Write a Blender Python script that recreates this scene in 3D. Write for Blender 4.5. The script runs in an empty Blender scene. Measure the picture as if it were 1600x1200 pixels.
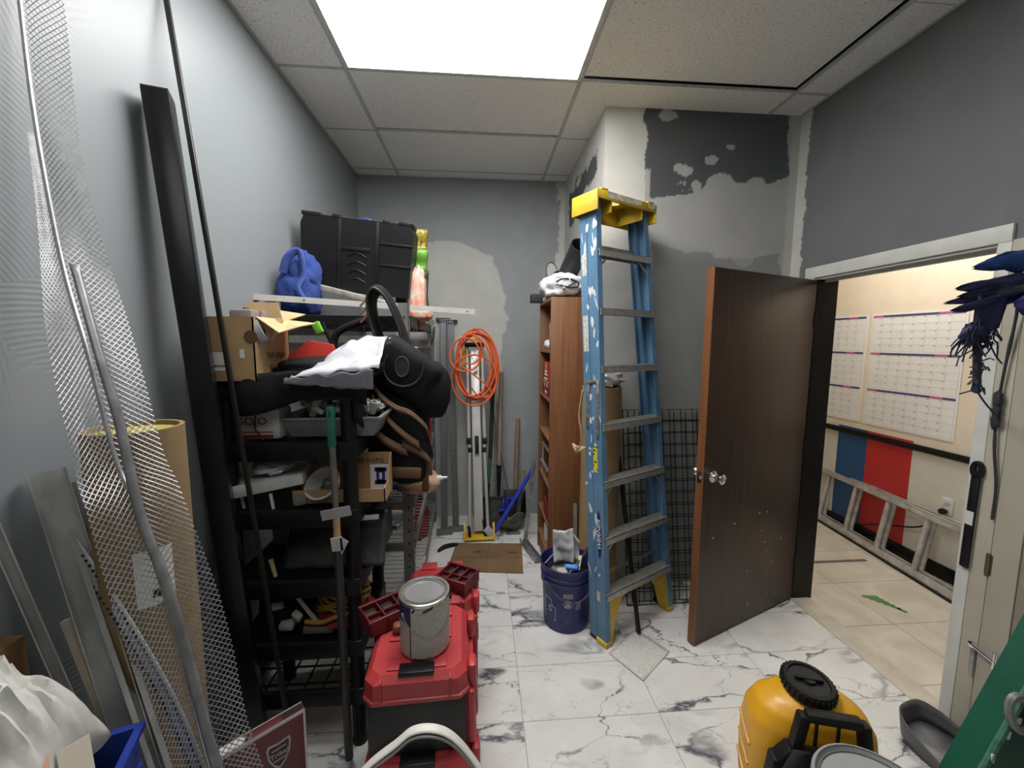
import bpy, bmesh, math, random
from mathutils import Vector, Matrix, noise
PI = math.pi
SC = bpy.context.scene
COL = SC.collection
V = Vector

# ------------------------------------------------------------------ camera
def make_camera():
    yaw, pitch, roll = .0769, -.1061, .0044
    cy, sy, cp, sp = math.cos(yaw), math.sin(yaw), math.cos(pitch), math.sin(pitch)
    fwd = V((sy*cp, cy*cp, sp)); right = V((cy, -sy, 0)); up = right.cross(fwd)
    r2 = right*math.cos(roll)+up*math.sin(roll); u2 = up*math.cos(roll)-right*math.sin(roll)
    cam = bpy.data.cameras.new('camera'); cam.sensor_width = 36; cam.sensor_fit = 'HORIZONTAL'
    cam.lens = 630.53/1600*36; cam.clip_start = .02
    o = bpy.data.objects.new('camera', cam); COL.objects.link(o)
    m = Matrix((r2, u2, -fwd)).transposed().to_4x4(); m.translation = V((1.033, 0, 1.62))
    o.matrix_world = m
    SC.camera = o
make_camera()

# ------------------------------------------------------------------ world, exposure
w = bpy.data.worlds.new('world'); SC.world = w; w.use_nodes = True
w.node_tree.nodes['Background'].inputs[0].default_value = (.8, .85, .9, 1)
w.node_tree.nodes['Background'].inputs[1].default_value = .05
SC.view_settings.view_transform = 'Standard'; SC.view_settings.look = 'None'
SC.view_settings.gamma = 1; SC.view_settings.use_curve_mapping = False
SC.view_settings.exposure = 0.35
LIGHT_PANEL = 11.5      # strength of the ceiling troffers' diffusers
HALL_PANEL = 10.0       # strength of the hallway ceiling panel

# ------------------------------------------------------------------ materials
MATS = {}
def nt_new(name):
    m = bpy.data.materials.new(name); m.use_nodes = True
    t = m.node_tree; b = t.nodes['Principled BSDF']
    return m, t, b
def N(t, typ, **kw):
    n = t.nodes.new(typ)
    for k, v in kw.items():
        if k in n.inputs.keys() if hasattr(n.inputs, 'keys') else False: n.inputs[k].default_value = v
        else: setattr(n, k, v)
    return n
def col(c): return (c[0], c[1], c[2], 1)
def mat(name, c, rough=.6, metal=0, var=.12, scale=12, bump=.0, bscale=60, stretch=(1, 1, 1), c2=None, spec=.5, trans=0, alpha=1, clear=0):
    """principled surface with a little procedural colour variation and bump"""
    if name in MATS: return MATS[name]
    m, t, b = nt_new(name)
    tc = N(t, 'ShaderNodeTexCoord'); mp = N(t, 'ShaderNodeMapping'); mp.inputs['Scale'].default_value = stretch
    t.links.new(tc.outputs['Object'], mp.inputs[0])
    nz = N(t, 'ShaderNodeTexNoise'); nz.inputs['Scale'].default_value = scale; nz.inputs['Detail'].default_value = 5
    t.links.new(mp.outputs[0], nz.inputs['Vector'])
    rp = N(t, 'ShaderNodeValToRGB'); e = rp.color_ramp.elements
    e[0].position = .3; e[1].position = .7
    if c2 is None: c2 = tuple(x*(1-var*1.6) for x in c); c1 = tuple(min(1, x*(1+var*.7)) for x in c)
    else: c1 = c
    e[0].color = col(c2); e[1].color = col(c1)
    t.links.new(nz.outputs[0], rp.inputs[0]); t.links.new(rp.outputs[0], b.inputs['Base Color'])
    b.inputs['Roughness'].default_value = rough; b.inputs['Metallic'].default_value = metal
    b.inputs['Specular IOR Level'].default_value = spec
    b.inputs['Coat Weight'].default_value = clear
    if trans: b.inputs['Transmission Weight'].default_value = trans
    b.inputs['Alpha'].default_value = alpha
    if bump:
        n2 = N(t, 'ShaderNodeTexNoise'); n2.inputs['Scale'].default_value = bscale; n2.inputs['Detail'].default_value = 4
        t.links.new(mp.outputs[0], n2.inputs['Vector'])
        bp = N(t, 'ShaderNodeBump'); bp.inputs['Strength'].default_value = bump; bp.inputs['Distance'].default_value = .01
        t.links.new(n2.outputs[0], bp.inputs['Height']); t.links.new(bp.outputs[0], b.inputs['Normal'])
    MATS[name] = m
    return m
def emis(name, c, s):
    m, t, b = nt_new(name)
    b.inputs['Base Color'].default_value = col(c); b.inputs['Emission Color'].default_value = col(c)
    b.inputs['Emission Strength'].default_value = s
    MATS[name] = m; return m
def wood(name, c1, c2, rough=.45, ax=2, scale=3, rings=14):
    m, t, b = nt_new(name)
    tc = N(t, 'ShaderNodeTexCoord'); mp = N(t, 'ShaderNodeMapping')
    s = [rings]*3; s[ax] = .7; mp.inputs['Scale'].default_value = s
    t.links.new(tc.outputs['Object'], mp.inputs[0])
    nz = N(t, 'ShaderNodeTexNoise'); nz.inputs['Scale'].default_value = scale; nz.inputs['Detail'].default_value = 8; nz.inputs['Distortion'].default_value = .6
    t.links.new(mp.outputs[0], nz.inputs['Vector'])
    rp = N(t, 'ShaderNodeValToRGB'); e = rp.color_ramp.elements
    e[0].position = .3; e[1].position = .72; e[0].color = col(c2); e[1].color = col(c1)
    t.links.new(nz.outputs[0], rp.inputs[0]); t.links.new(rp.outputs[0], b.inputs['Base Color'])
    b.inputs['Roughness'].default_value = rough
    MATS[name] = m; return m
def printed(name, c, ink, rough=.6, sx=60, sz=120, cover=.5, axis='XZ', metal=0, gap=4):
    """a surface printed with rows of tiny illegible lines of text"""
    m, t, b = nt_new(name)
    tc = N(t, 'ShaderNodeTexCoord'); sp = N(t, 'ShaderNodeSeparateXYZ'); t.links.new(tc.outputs['Object'], sp.inputs[0])
    def mul(sock, k):
        n = N(t, 'ShaderNodeMath', operation='MULTIPLY'); t.links.new(sock, n.inputs[0]); n.inputs[1].default_value = k; return n.outputs[0]
    a, bb = sp.outputs[axis[0]], sp.outputs[axis[1]]
    row = mul(bb, sz); fr = N(t, 'ShaderNodeMath', operation='FRACT'); t.links.new(row, fr.inputs[0])
    fl = N(t, 'ShaderNodeMath', operation='FLOOR'); t.links.new(row, fl.inputs[0])
    inrow = N(t, 'ShaderNodeMath', operation='LESS_THAN'); t.links.new(fr.outputs[0], inrow.inputs[0]); inrow.inputs[1].default_value = .55
    cx = N(t, 'ShaderNodeCombineXYZ'); t.links.new(mul(a, sx), cx.inputs[0]); t.links.new(mul(fl.outputs[0], 7.3), cx.inputs[1])
    nz = N(t, 'ShaderNodeTexNoise'); nz.inputs['Scale'].default_value = 1; nz.inputs['Detail'].default_value = 3; t.links.new(cx.outputs[0], nz.inputs['Vector'])
    gt = N(t, 'ShaderNodeMath', operation='GREATER_THAN'); t.links.new(nz.outputs[0], gt.inputs[0]); gt.inputs[1].default_value = 1-cover
    mm = N(t, 'ShaderNodeMath', operation='MULTIPLY'); t.links.new(gt.outputs[0], mm.inputs[0]); t.links.new(inrow.outputs[0], mm.inputs[1])
    mx = N(t, 'ShaderNodeMix', data_type='RGBA'); t.links.new(mm.outputs[0], mx.inputs[0])
    mx.inputs[6].default_value = col(c); mx.inputs[7].default_value = col(ink)
    t.links.new(mx.outputs[2], b.inputs['Base Color']); b.inputs['Roughness'].default_value = rough; b.inputs['Metallic'].default_value = metal
    MATS[name] = m; return m

# ------------------------------------------------------------------ object tree
TM = {}
def props(o, label=None, cat=None, group=None, kind=None):
    if label: o['label'] = label
    if cat: o['category'] = cat
    if group: o['group'] = group
    if kind: o['kind'] = kind
    return o
def thing(name, label, cat, loc=(0, 0, 0), rz=0, group=None):
    o = bpy.data.objects.new(name, None); COL.objects.link(o)
    o.location = loc; o.rotation_euler = (0, 0, rz); o.empty_display_size = .05
    TM[o.name] = Matrix.Translation(loc) @ Matrix.Rotation(rz, 4, 'Z')
    return props(o, label, cat, group)
def dup(root, loc, rz=None, label=None, group=None):
    r = root.copy(); COL.objects.link(r); r.location = loc
    if rz is not None: r.rotation_euler = (0, 0, rz)
    TM[r.name] = Matrix.Translation(loc) @ Matrix.Rotation(r.rotation_euler[2], 4, 'Z')
    if label: r['label'] = label
    if group: r['group'] = group
    for ch in list(root.children):
        c = ch.copy(); COL.objects.link(c); c.parent = r
        for g in ch.children:
            d = g.copy(); COL.objects.link(d); d.parent = c
    return r
def up_matrix(p):
    m = Matrix()
    while p is not None:
        m = TM.get(p.name, Matrix()) @ m; p = p.parent
    return m

def frame(p, d, up=(0, 0, 1)):
    """matrix whose Z axis runs along d"""
    z = V(d).normalized(); u = V(up)
    if abs(z.dot(u.normalized())) > .99: u = V((0, 1, 0))
    x = u.cross(z).normalized(); y = z.cross(x)
    m = Matrix((x, y, z)).transposed().to_4x4(); m.translation = V(p); return m
def rotm(rx=0, ry=0, rz=0): return (Matrix.Rotation(rz, 4, 'Z') @ Matrix.Rotation(ry, 4, 'Y') @ Matrix.Rotation(rx, 4, 'X'))
def at(p, rx=0, ry=0, rz=0): return Matrix.Translation(p) @ rotm(rx, ry, rz)

class MB:
    def __init__(s, M=None): s.v = []; s.f = []; s.M = M or Matrix()
    def add(s, vs, fs, M=None):
        n = len(s.v); M = s.M @ M if M is not None else s.M
        s.v += [M @ V(p) for p in vs]; s.f += [tuple(i+n for i in f) for f in fs]; return s
    def frombm(s, bm, M=None):
        bm.verts.index_update(); s.add([v.co.copy() for v in bm.verts], [[v.index for v in f.verts] for f in bm.faces], M); bm.free(); return s
    def box(s, c, d, rot=None, r=0, seg=2):
        """c = centre, d = full sizes, rot = 4x4 rotation, r = rounding"""
        M = Matrix.Translation(c) @ (rot or Matrix())
        bm = bmesh.new(); bmesh.ops.create_cube(bm, size=1)
        for v in bm.verts: v.co = V((v.co.x*d[0], v.co.y*d[1], v.co.z*d[2]))
        if r: bmesh.ops.bevel(bm, geom=bm.edges[:], offset=min(r, min(d)*.45), segments=seg, profile=.5, affect='EDGES')
        return s.frombm(bm, M)
    def lim(s, x0, x1, y0, y1, z0, z1, r=0): return s.box(((x0+x1)/2, (y0+y1)/2, (z0+z1)/2), (x1-x0, y1-y0, z1-z0), None, r)
    def bar(s, p0, p1, wd, h, up=(0, 0, 1), r=0):
        p0, p1 = V(p0), V(p1); M = frame((p0+p1)/2, p1-p0, up)
        bm = bmesh.new(); bmesh.ops.create_cube(bm, size=1); L = (p1-p0).length
        for v in bm.verts: v.co = V((v.co.x*wd, v.co.y*h, v.co.z*L))
        if r: bmesh.ops.bevel(bm, geom=bm.edges[:], offset=r, segments=2, profile=.5, affect='EDGES')
        return s.frombm(bm, M)
    def loft(s, rings, closed=True, caps=True):
        n = len(rings[0]); vs = [p for r in rings for p in r]; fs = []
        for i in range(len(rings)-1):
            for j in range(n if closed else n-1):
                k = (j+1) % n; fs.append((i*n+j, i*n+k, (i+1)*n+k, (i+1)*n+j))
        if caps and closed:
            fs.append(tuple(range(n-1, -1, -1))); fs.append(tuple((len(rings)-1)*n+j for j in range(n)))
        return s.add(vs, fs)
    def tube(s, pts, r, n=10, closed=False, caps=True, flat=1):
        P = [V(p) for p in pts]; m = len(P); R = r if isinstance(r, (list, tuple)) else [r]*m
        T = []
        for i in range(m):
            a = P[(i-1) % m] if (closed or i) else P[0]; b = P[(i+1) % m] if (closed or i < m-1) else P[-1]
            T.append((b-a).normalized() if (b-a).length > 1e-9 else V((0, 0, 1)))
        u = T[0].orthogonal().normalized(); rings = []
        for i in range(m):
            u = (u-T[i]*u.dot(T[i]))
            u = u.normalized() if u.length > 1e-6 else T[i].orthogonal().normalized()
            w_ = T[i].cross(u)
            rings.append([P[i]+(u*math.cos(2*PI*k/n)+w_*math.sin(2*PI*k/n)*flat)*R[i] for k in range(n)])
        if closed:
            nn = n; vs = [p for q in rings for p in q]; fs = []
            for i in range(m):
                for j in range(nn):
                    k = (j+1) % nn; i2 = (i+1) % m; fs.append((i*nn+j, i*nn+k, i2*nn+k, i2*nn+j))
            return s.add(vs, fs)
        return s.loft(rings, True, caps)
    def lathe(s, prof, n=32, M=None, cap0=True, cap1=True, sx=1, sy=1):
        rings = [[V((r*math.cos(2*PI*k/n)*sx, r*math.sin(2*PI*k/n)*sy, z)) for k in range(n)] for r, z in prof]
        t = MB(); t.loft(rings, True, False)
        if cap0: t.f.append(tuple(range(n-1, -1, -1)))
        if cap1: t.f.append(tuple((len(prof)-1)*n+j for j in range(n)))
        return s.add(t.v, t.f, M)
    def prism(s, poly, d, M=None, off=0):
        n = len(poly); vs = [V((x, y, off)) for x, y in poly]+[V((x, y, off+d)) for x, y in poly]
        fs = [tuple(range(n-1, -1, -1)), tuple(range(n, 2*n))]+[(i, (i+1) % n, n+(i+1) % n, n+i) for i in range(n)]
        return s.add(vs, fs, M)
    def ring_prism(s, outer, inner, d, M=None, off=0):
        n = len(outer); vs = []
        for z in (off, off+d):
            vs += [V((x, y, z)) for x, y in outer]+[V((x, y, z)) for x, y in inner]
        fs = []
        for i in range(n):
            k = (i+1) % n
            fs += [(i, n+i, n+k, k), (2*n+i, 2*n+k, 3*n+k, 3*n+i), (i, k, 2*n+k, 2*n+i), (n+i, 3*n+i, 3*n+k, n+k)]
        return s.add(vs, fs, M)
    def grid(s, fn, nu, nv, M=None):
        vs = [V(fn(i/nu, j/nv)) for i in range(nu+1) for j in range(nv+1)]
        fs = [(i*(nv+1)+j, (i+1)*(nv+1)+j, (i+1)*(nv+1)+j+1, i*(nv+1)+j+1) for i in range(nu) for j in range(nv)]
        return s.add(vs, fs, M)
    def blob(s, c, rad, amp=.15, freq=3, seed=0, n=32, flat=None, sq=1.0, M=None):
        """lumpy ellipsoid; sq<1 squares it off; flat = z (relative, in radii) where it is cut flat"""
        vs = []; fs = []; m = n//2
        def pw(x): return math.copysign(abs(x)**sq, x)
        for i in range(m+1):
            th = PI*i/m
            for j in range(n):
                ph = 2*PI*j/n
                d = V((pw(math.sin(th)*math.cos(ph)), pw(math.sin(th)*math.sin(ph)), pw(math.cos(th))))
                k = 1+amp*noise.noise(d*freq+V((seed*7.1, seed*3.3, seed)))+amp*.45*noise.noise(d*freq*2.7+V((seed, 5, seed*2)))
                p = V((d.x*rad[0]*k, d.y*rad[1]*k, d.z*rad[2]*k))
                if flat is not None: p.z = max(p.z, flat*rad[2])
                vs.append(p+V(c))
        for i in range(m):
            for j in range(n):
                k = (j+1) % n; fs.append((i*n+j, (i+1)*n+j, (i+1)*n+k, i*n+k))
        return s.add(vs, fs, M)
    def build(s, name, m, parent=None, smooth=40, solid=0, sub=0, merge=False):
        me = bpy.data.meshes.new(name)
        inv = up_matrix(parent).inverted() if parent is not None else Matrix()
        me.from_pydata([inv @ p for p in s.v], [], s.f)
        bm = bmesh.new(); bm.from_mesh(me)
        if merge: bmesh.ops.remove_doubles(bm, verts=bm.verts[:], dist=1e-5)
        bmesh.ops.recalc_face_normals(bm, faces=bm.faces[:]); bm.to_mesh(me); bm.free()
        me.materials.append(m)
        if smooth:
            for p in me.polygons: p.use_smooth = True
            me.set_sharp_from_angle(angle=math.radians(smooth))
        o = bpy.data.objects.new(name, me); COL.objects.link(o)
        if parent is not None: o.parent = parent
        if solid:
            md = o.modifiers.new('solid', 'SOLIDIFY'); md.thickness = solid; md.offset = 0
        if sub:
            md = o.modifiers.new('sub', 'SUBSURF'); md.levels = sub; md.render_levels = sub
        return o
def struct(o): o['kind'] = 'structure'; return o
def single(name, mb, m, label, cat, loc, group=None, **k):
    """a thing that is one mesh, its origin at its base"""
    inv = Matrix.Translation(-V(loc)); mb.v = [inv @ p for p in mb.v]
    o = mb.build(name, m, None, **k); o.location = loc; TM[o.name] = Matrix.Translation(loc)
    return props(o, label, cat, group)
def text(name, s, size, m, M, parent, depth=.0006, align='CENTER', wide=1.0, shear=0):
    cu = bpy.data.curves.new(name, 'FONT'); cu.body = s; cu.size = size; cu.extrude = depth; cu.align_x = align; cu.align_y = 'CENTER'; cu.shear = shear
    t = bpy.data.objects.new(name, cu); COL.objects.link(t)
    dg = bpy.context.evaluated_depsgraph_get(); me = bpy.data.meshes.new_from_object(t.evaluated_get(dg))
    bpy.data.objects.remove(t); bpy.data.curves.remove(cu)
    inv = up_matrix(parent).inverted() if parent is not None else Matrix()
    me.transform(inv @ M @ Matrix.Diagonal((wide, 1, 1, 1))); me.materials.clear(); me.materials.append(m)
    o = bpy.data.objects.new(name, me); COL.objects.link(o)
    if parent is not None: o.parent = parent
    return o
def plate(x, y, z):
    """matrix from three axis vectors for flat art: X right, Y up, Z out"""
    m = Matrix((V(x), V(y), V(z))).transposed().to_4x4(); return m
def facing(p, nrm, up=(0, 0, 1)):
    z = V(nrm).normalized(); x = V(up).cross(z).normalized(); y = z.cross(x)
    m = Matrix((x, y, z)).transposed().to_4x4(); m.translation = V(p); return m
def arc(c, r, a0, a1, n, ax=('x', 'z')):
    out = []
    for i in range(n+1):
        a = a0+(a1-a0)*i/n; p = [c[0], c[1], c[2]]
        p['xyz'.index(ax[0])] += r*math.cos(a); p['xyz'.index(ax[1])] += r*math.sin(a); out.append(V(p))
    return out
def smooth_path(P, k=6):
    P = [V(p) for p in P]; out = []
    for i in range(len(P)-1):
        a = P[max(i-1, 0)]; b = P[i]; c = P[i+1]; d = P[min(i+2, len(P)-1)]
        for j in range(k):
            t = j/k
            out.append(.5*((2*b)+(c-a)*t+(2*a-5*b+4*c-d)*t*t+(3*b-a-3*c+d)*t**3))
    return out+[P[-1]]
# ================================================================== the room
# ---- shared plain materials
black_plastic = mat('black_plastic', (.009, .009, .0095), .5, bump=.1, bscale=200, spec=.3)
black_metal = mat('black_metal', (.008, .008, .009), .4, var=.2, spec=.3)
galv = mat('galvanised_steel', (.42, .43, .44), .42, .85, var=.25, scale=30)
alum = mat('brushed_aluminium', (.62, .62, .62), .36, .8, var=.15, scale=20, stretch=(1, 1, .2))
chrome = mat('chrome', (.8, .8, .8), .12, 1, var=.03)
white_paint = mat('white_trim_paint', (.62, .62, .58), .5, var=.05)
cardboard = mat('cardboard', (.36, .235, .115), .85, var=.14, scale=9, bump=.1, bscale=150)
red_plastic = mat('red_plastic', (.42, .038, .043), .42, var=.1, bump=.04, bscale=300)

def floor_mat():
    m, t, b = nt_new('marble_tile')
    tc = N(t, 'ShaderNodeTexCoord'); sp = N(t, 'ShaderNodeSeparateXYZ'); t.links.new(tc.outputs['Object'], sp.inputs[0])
    def M_(op, a, k=None, k2=None):
        n = N(t, 'ShaderNodeMath', operation=op)
        for i, q in enumerate((a, k, k2)):
            if q is None: continue
            if isinstance(q, (int, float)): n.inputs[i].default_value = q
            else: t.links.new(q, n.inputs[i])
        return n.outputs[0]
    def cell(s, off, size):
        u = M_('DIVIDE', M_('SUBTRACT', s, off), size); return M_('FLOOR', u), M_('FRACT', u)
    ix, fx = cell(sp.outputs[0], 1.207, .6); iy, fy = cell(sp.outputs[1], 1.555, .295)
    def edge(f, size, wd): return M_('LESS_THAN', M_('MULTIPLY', M_('MINIMUM', f, M_('SUBTRACT', 1., f)), size), wd)
    g = M_('MAXIMUM', edge(fx, .6, .0016), edge(fy, .295, .0016))
    wn = N(t, 'ShaderNodeTexWhiteNoise'); cv = N(t, 'ShaderNodeCombineXYZ'); t.links.new(ix, cv.inputs[0]); t.links.new(iy, cv.inputs[1]); t.links.new(cv.outputs[0], wn.inputs['Vector'])
    off = N(t, 'ShaderNodeVectorMath', operation='MULTIPLY_ADD'); t.links.new(wn.outputs['Color'], off.inputs[0]); off.inputs[1].default_value = (9, 9, 9); t.links.new(tc.outputs['Object'], off.inputs[2])
    mp = N(t, 'ShaderNodeMapping'); mp.inputs['Rotation'].default_value = (0, 0, .75); mp.inputs['Scale'].default_value = (.8, 2.3, 1); t.links.new(off.outputs[0], mp.inputs[0])
    def vein(scale, width, detail, dist, soft=1.5):
        nz = N(t, 'ShaderNodeTexNoise'); nz.inputs['Scale'].default_value = scale; nz.inputs['Detail'].default_value = detail; nz.inputs['Distortion'].default_value = dist; nz.inputs['Roughness'].default_value = .55
        t.links.new(mp.outputs[0], nz.inputs['Vector'])
        d = M_('ABSOLUTE', M_('SUBTRACT', nz.outputs[0], .5))
        mr = N(t, 'ShaderNodeMapRange'); t.links.new(d, mr.inputs[0]); mr.inputs[1].default_value = 0; mr.inputs[2].default_value = width; mr.inputs[3].default_value = 1; mr.inputs[4].default_value = 0
        return M_('POWER', mr.outputs[0], soft)
    mask = N(t, 'ShaderNodeTexNoise'); mask.inputs['Scale'].default_value = 2.2; mask.inputs['Detail'].default_value = 1; t.links.new(off.outputs[0], mask.inputs['Vector'])
    mk = N(t, 'ShaderNodeMapRange'); t.links.new(mask.outputs[0], mk.inputs[0]); mk.inputs[1].default_value = .46; mk.inputs[2].default_value = .62
    def crack(scale, width, dist, loc):
        """network of thin cracks: distance to the borders of warped cells"""
        m2_ = N(t, 'ShaderNodeMapping'); m2_.inputs['Location'].default_value = loc; m2_.inputs['Rotation'].default_value = (0, 0, .6); m2_.inputs['Scale'].default_value = (.75, 1.5, 1); t.links.new(off.outputs[0], m2_.inputs[0])
        nz = N(t, 'ShaderNodeTexNoise'); nz.inputs['Scale'].default_value = 3.0; nz.inputs['Detail'].default_value = 6; nz.inputs['Roughness'].default_value = .6; t.links.new(m2_.outputs[0], nz.inputs['Vector'])
        ad = N(t, 'ShaderNodeVectorMath', operation='MULTIPLY_ADD'); t.links.new(nz.outputs['Color'], ad.inputs[0]); ad.inputs[1].default_value = (dist, dist, 0); t.links.new(m2_.outputs[0], ad.inputs[2])
        vo = N(t, 'ShaderNodeTexVoronoi'); vo.feature = 'DISTANCE_TO_EDGE'; vo.inputs['Scale'].default_value = scale; t.links.new(ad.outputs[0], vo.inputs['Vector'])
        wn_ = N(t, 'ShaderNodeTexNoise'); wn_.inputs['Scale'].default_value = 4.5; wn_.inputs['Detail'].default_value = 2; t.links.new(ad.outputs[0], wn_.inputs['Vector'])
        wd = N(t, 'ShaderNodeMapRange'); t.links.new(wn_.outputs[0], wd.inputs[0]); wd.inputs[1].default_value = .42; wd.inputs[2].default_value = .75; wd.inputs[3].default_value = width*.25; wd.inputs[4].default_value = width*3.2
        return M_('SUBTRACT', 1., M_('MINIMUM', M_('DIVIDE', vo.outputs['Distance'], wd.outputs[0]), 1.))
    fade = N(t, 'ShaderNodeMapRange'); fn_ = N(t, 'ShaderNodeTexNoise'); fn_.inputs['Scale'].default_value = 2.6; fn_.inputs['Detail'].default_value = 2; t.links.new(off.outputs[0], fn_.inputs['Vector'])
    t.links.new(fn_.outputs[0], fade.inputs[0]); fade.inputs[1].default_value = .38; fade.inputs[2].default_value = .53; fade.inputs[3].default_value = .15; fade.inputs[4].default_value = 1.
    v1 = M_('MULTIPLY', crack(2.0, .023, .42, (0, 0, 0)), fade.outputs[0])
    v2 = M_('MULTIPLY', vein(.9, .022, 4, .5, .9), M_('MULTIPLY', mk.outputs[0], .55))
    v3 = M_('MULTIPLY', crack(3.6, .008, .5, (4, 2, 0)), M_('MULTIPLY', fade.outputs[0], .45))
    vv = M_('MINIMUM', M_('MAXIMUM', M_('MAXIMUM', v1, v2), v3), 1.)
    mx = N(t, 'ShaderNodeMix', data_type='RGBA'); t.links.new(vv, mx.inputs[0]); mx.inputs[6].default_value = (.70, .695, .67, 1); mx.inputs[7].default_value = (.055, .055, .085, 1)
    dn = N(t, 'ShaderNodeTexNoise'); dn.inputs['Scale'].default_value = 5; dn.inputs['Detail'].default_value = 8; t.links.new(tc.outputs['Object'], dn.inputs['Vector'])
    dr = N(t, 'ShaderNodeMapRange'); t.links.new(dn.outputs[0], dr.inputs[0]); dr.inputs[1].default_value = .3; dr.inputs[2].default_value = .8; dr.inputs[3].default_value = 1.; dr.inputs[4].default_value = .8
    mu = N(t, 'ShaderNodeMix', data_type='RGBA', blend_type='MULTIPLY'); mu.inputs[0].default_value = 1
    t.links.new(mx.outputs[2], mu.inputs[6]); t.links.new(dr.outputs[0], mu.inputs[7])
    m2 = N(t, 'ShaderNodeMix', data_type='RGBA'); t.links.new(g, m2.inputs[0]); t.links.new(mu.outputs[2], m2.inputs[6]); m2.inputs[7].default_value = (.3, .295, .28, 1)
    t.links.new(m2.outputs[2], b.inputs['Base Color']); b.inputs['Roughness'].default_value = .38; b.inputs['Specular IOR Level'].default_value = .35
    return m
def hall_floor_mat():
    m, t, b = nt_new('beige_tile')
    tc = N(t, 'ShaderNodeTexCoord')
    br = N(t, 'ShaderNodeTexBrick'); br.offset = 0; br.inputs['Scale'].default_value = 1; br.inputs['Brick Width'].default_value = .58; br.inputs['Row Height'].default_value = .4; br.inputs['Mortar Size'].default_value = .003
    br.inputs['Color1'].default_value = (.62, .565, .47, 1); br.inputs['Color2'].default_value = (.585, .53, .44, 1); br.inputs['Mortar'].default_value = (.33, .28, .21, 1)
    mp = N(t, 'ShaderNodeMapping'); mp.inputs['Location'].default_value = (.07, .0, 0); t.links.new(tc.outputs['Object'], mp.inputs[0]); t.links.new(mp.outputs[0], br.inputs['Vector'])
    nz = N(t, 'ShaderNodeTexNoise'); nz.inputs['Scale'].default_value = 4; nz.inputs['Detail'].default_value = 8; nz.inputs['Distortion'].default_value = 1.2; t.links.new(tc.outputs['Object'], nz.inputs['Vector'])
    mr = N(t, 'ShaderNodeMapRange'); t.links.new(nz.outputs[0], mr.inputs[0]); mr.inputs[1].default_value = .3; mr.inputs[2].default_value = .75; mr.inputs[3].default_value = .8; mr.inputs[4].default_value = 1.12
    mu = N(t, 'ShaderNodeMix', data_type='RGBA', blend_type='MULTIPLY'); mu.inputs[0].default_value = 1; t.links.new(br.outputs[0], mu.inputs[6]); t.links.new(mr.outputs[0], mu.inputs[7])
    t.links.new(mu.outputs[2], b.inputs['Base Color']); b.inputs['Roughness'].default_value = .4
    return m
def ceiling_mat():
    m, t, b = nt_new('fissured_ceiling_tile')
    tc = N(t, 'ShaderNodeTexCoord')
    nz = N(t, 'ShaderNodeTexNoise'); nz.inputs['Scale'].default_value = 95; nz.inputs['Detail'].default_value = 3; nz.inputs['Roughness'].default_value = .7; t.links.new(tc.outputs['Object'], nz.inputs['Vector'])
    rp = N(t, 'ShaderNodeValToRGB'); e = rp.color_ramp.elements; e[0].position = .32; e[0].color = (.44, .43, .41, 1); e[1].position = .45; e[1].color = (.84, .835, .81, 1)
    t.links.new(nz.outputs[0], rp.inputs[0]); t.links.new(rp.outputs[0], b.inputs['Base Color']); b.inputs['Roughness'].default_value = .9
    bp = N(t, 'ShaderNodeBump'); bp.inputs['Strength'].default_value = .25; bp.inputs['Distance'].default_value = .005; t.links.new(nz.outputs[0], bp.inputs['Height']); t.links.new(bp.outputs[0], b.inputs['Normal'])
    return m
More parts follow.
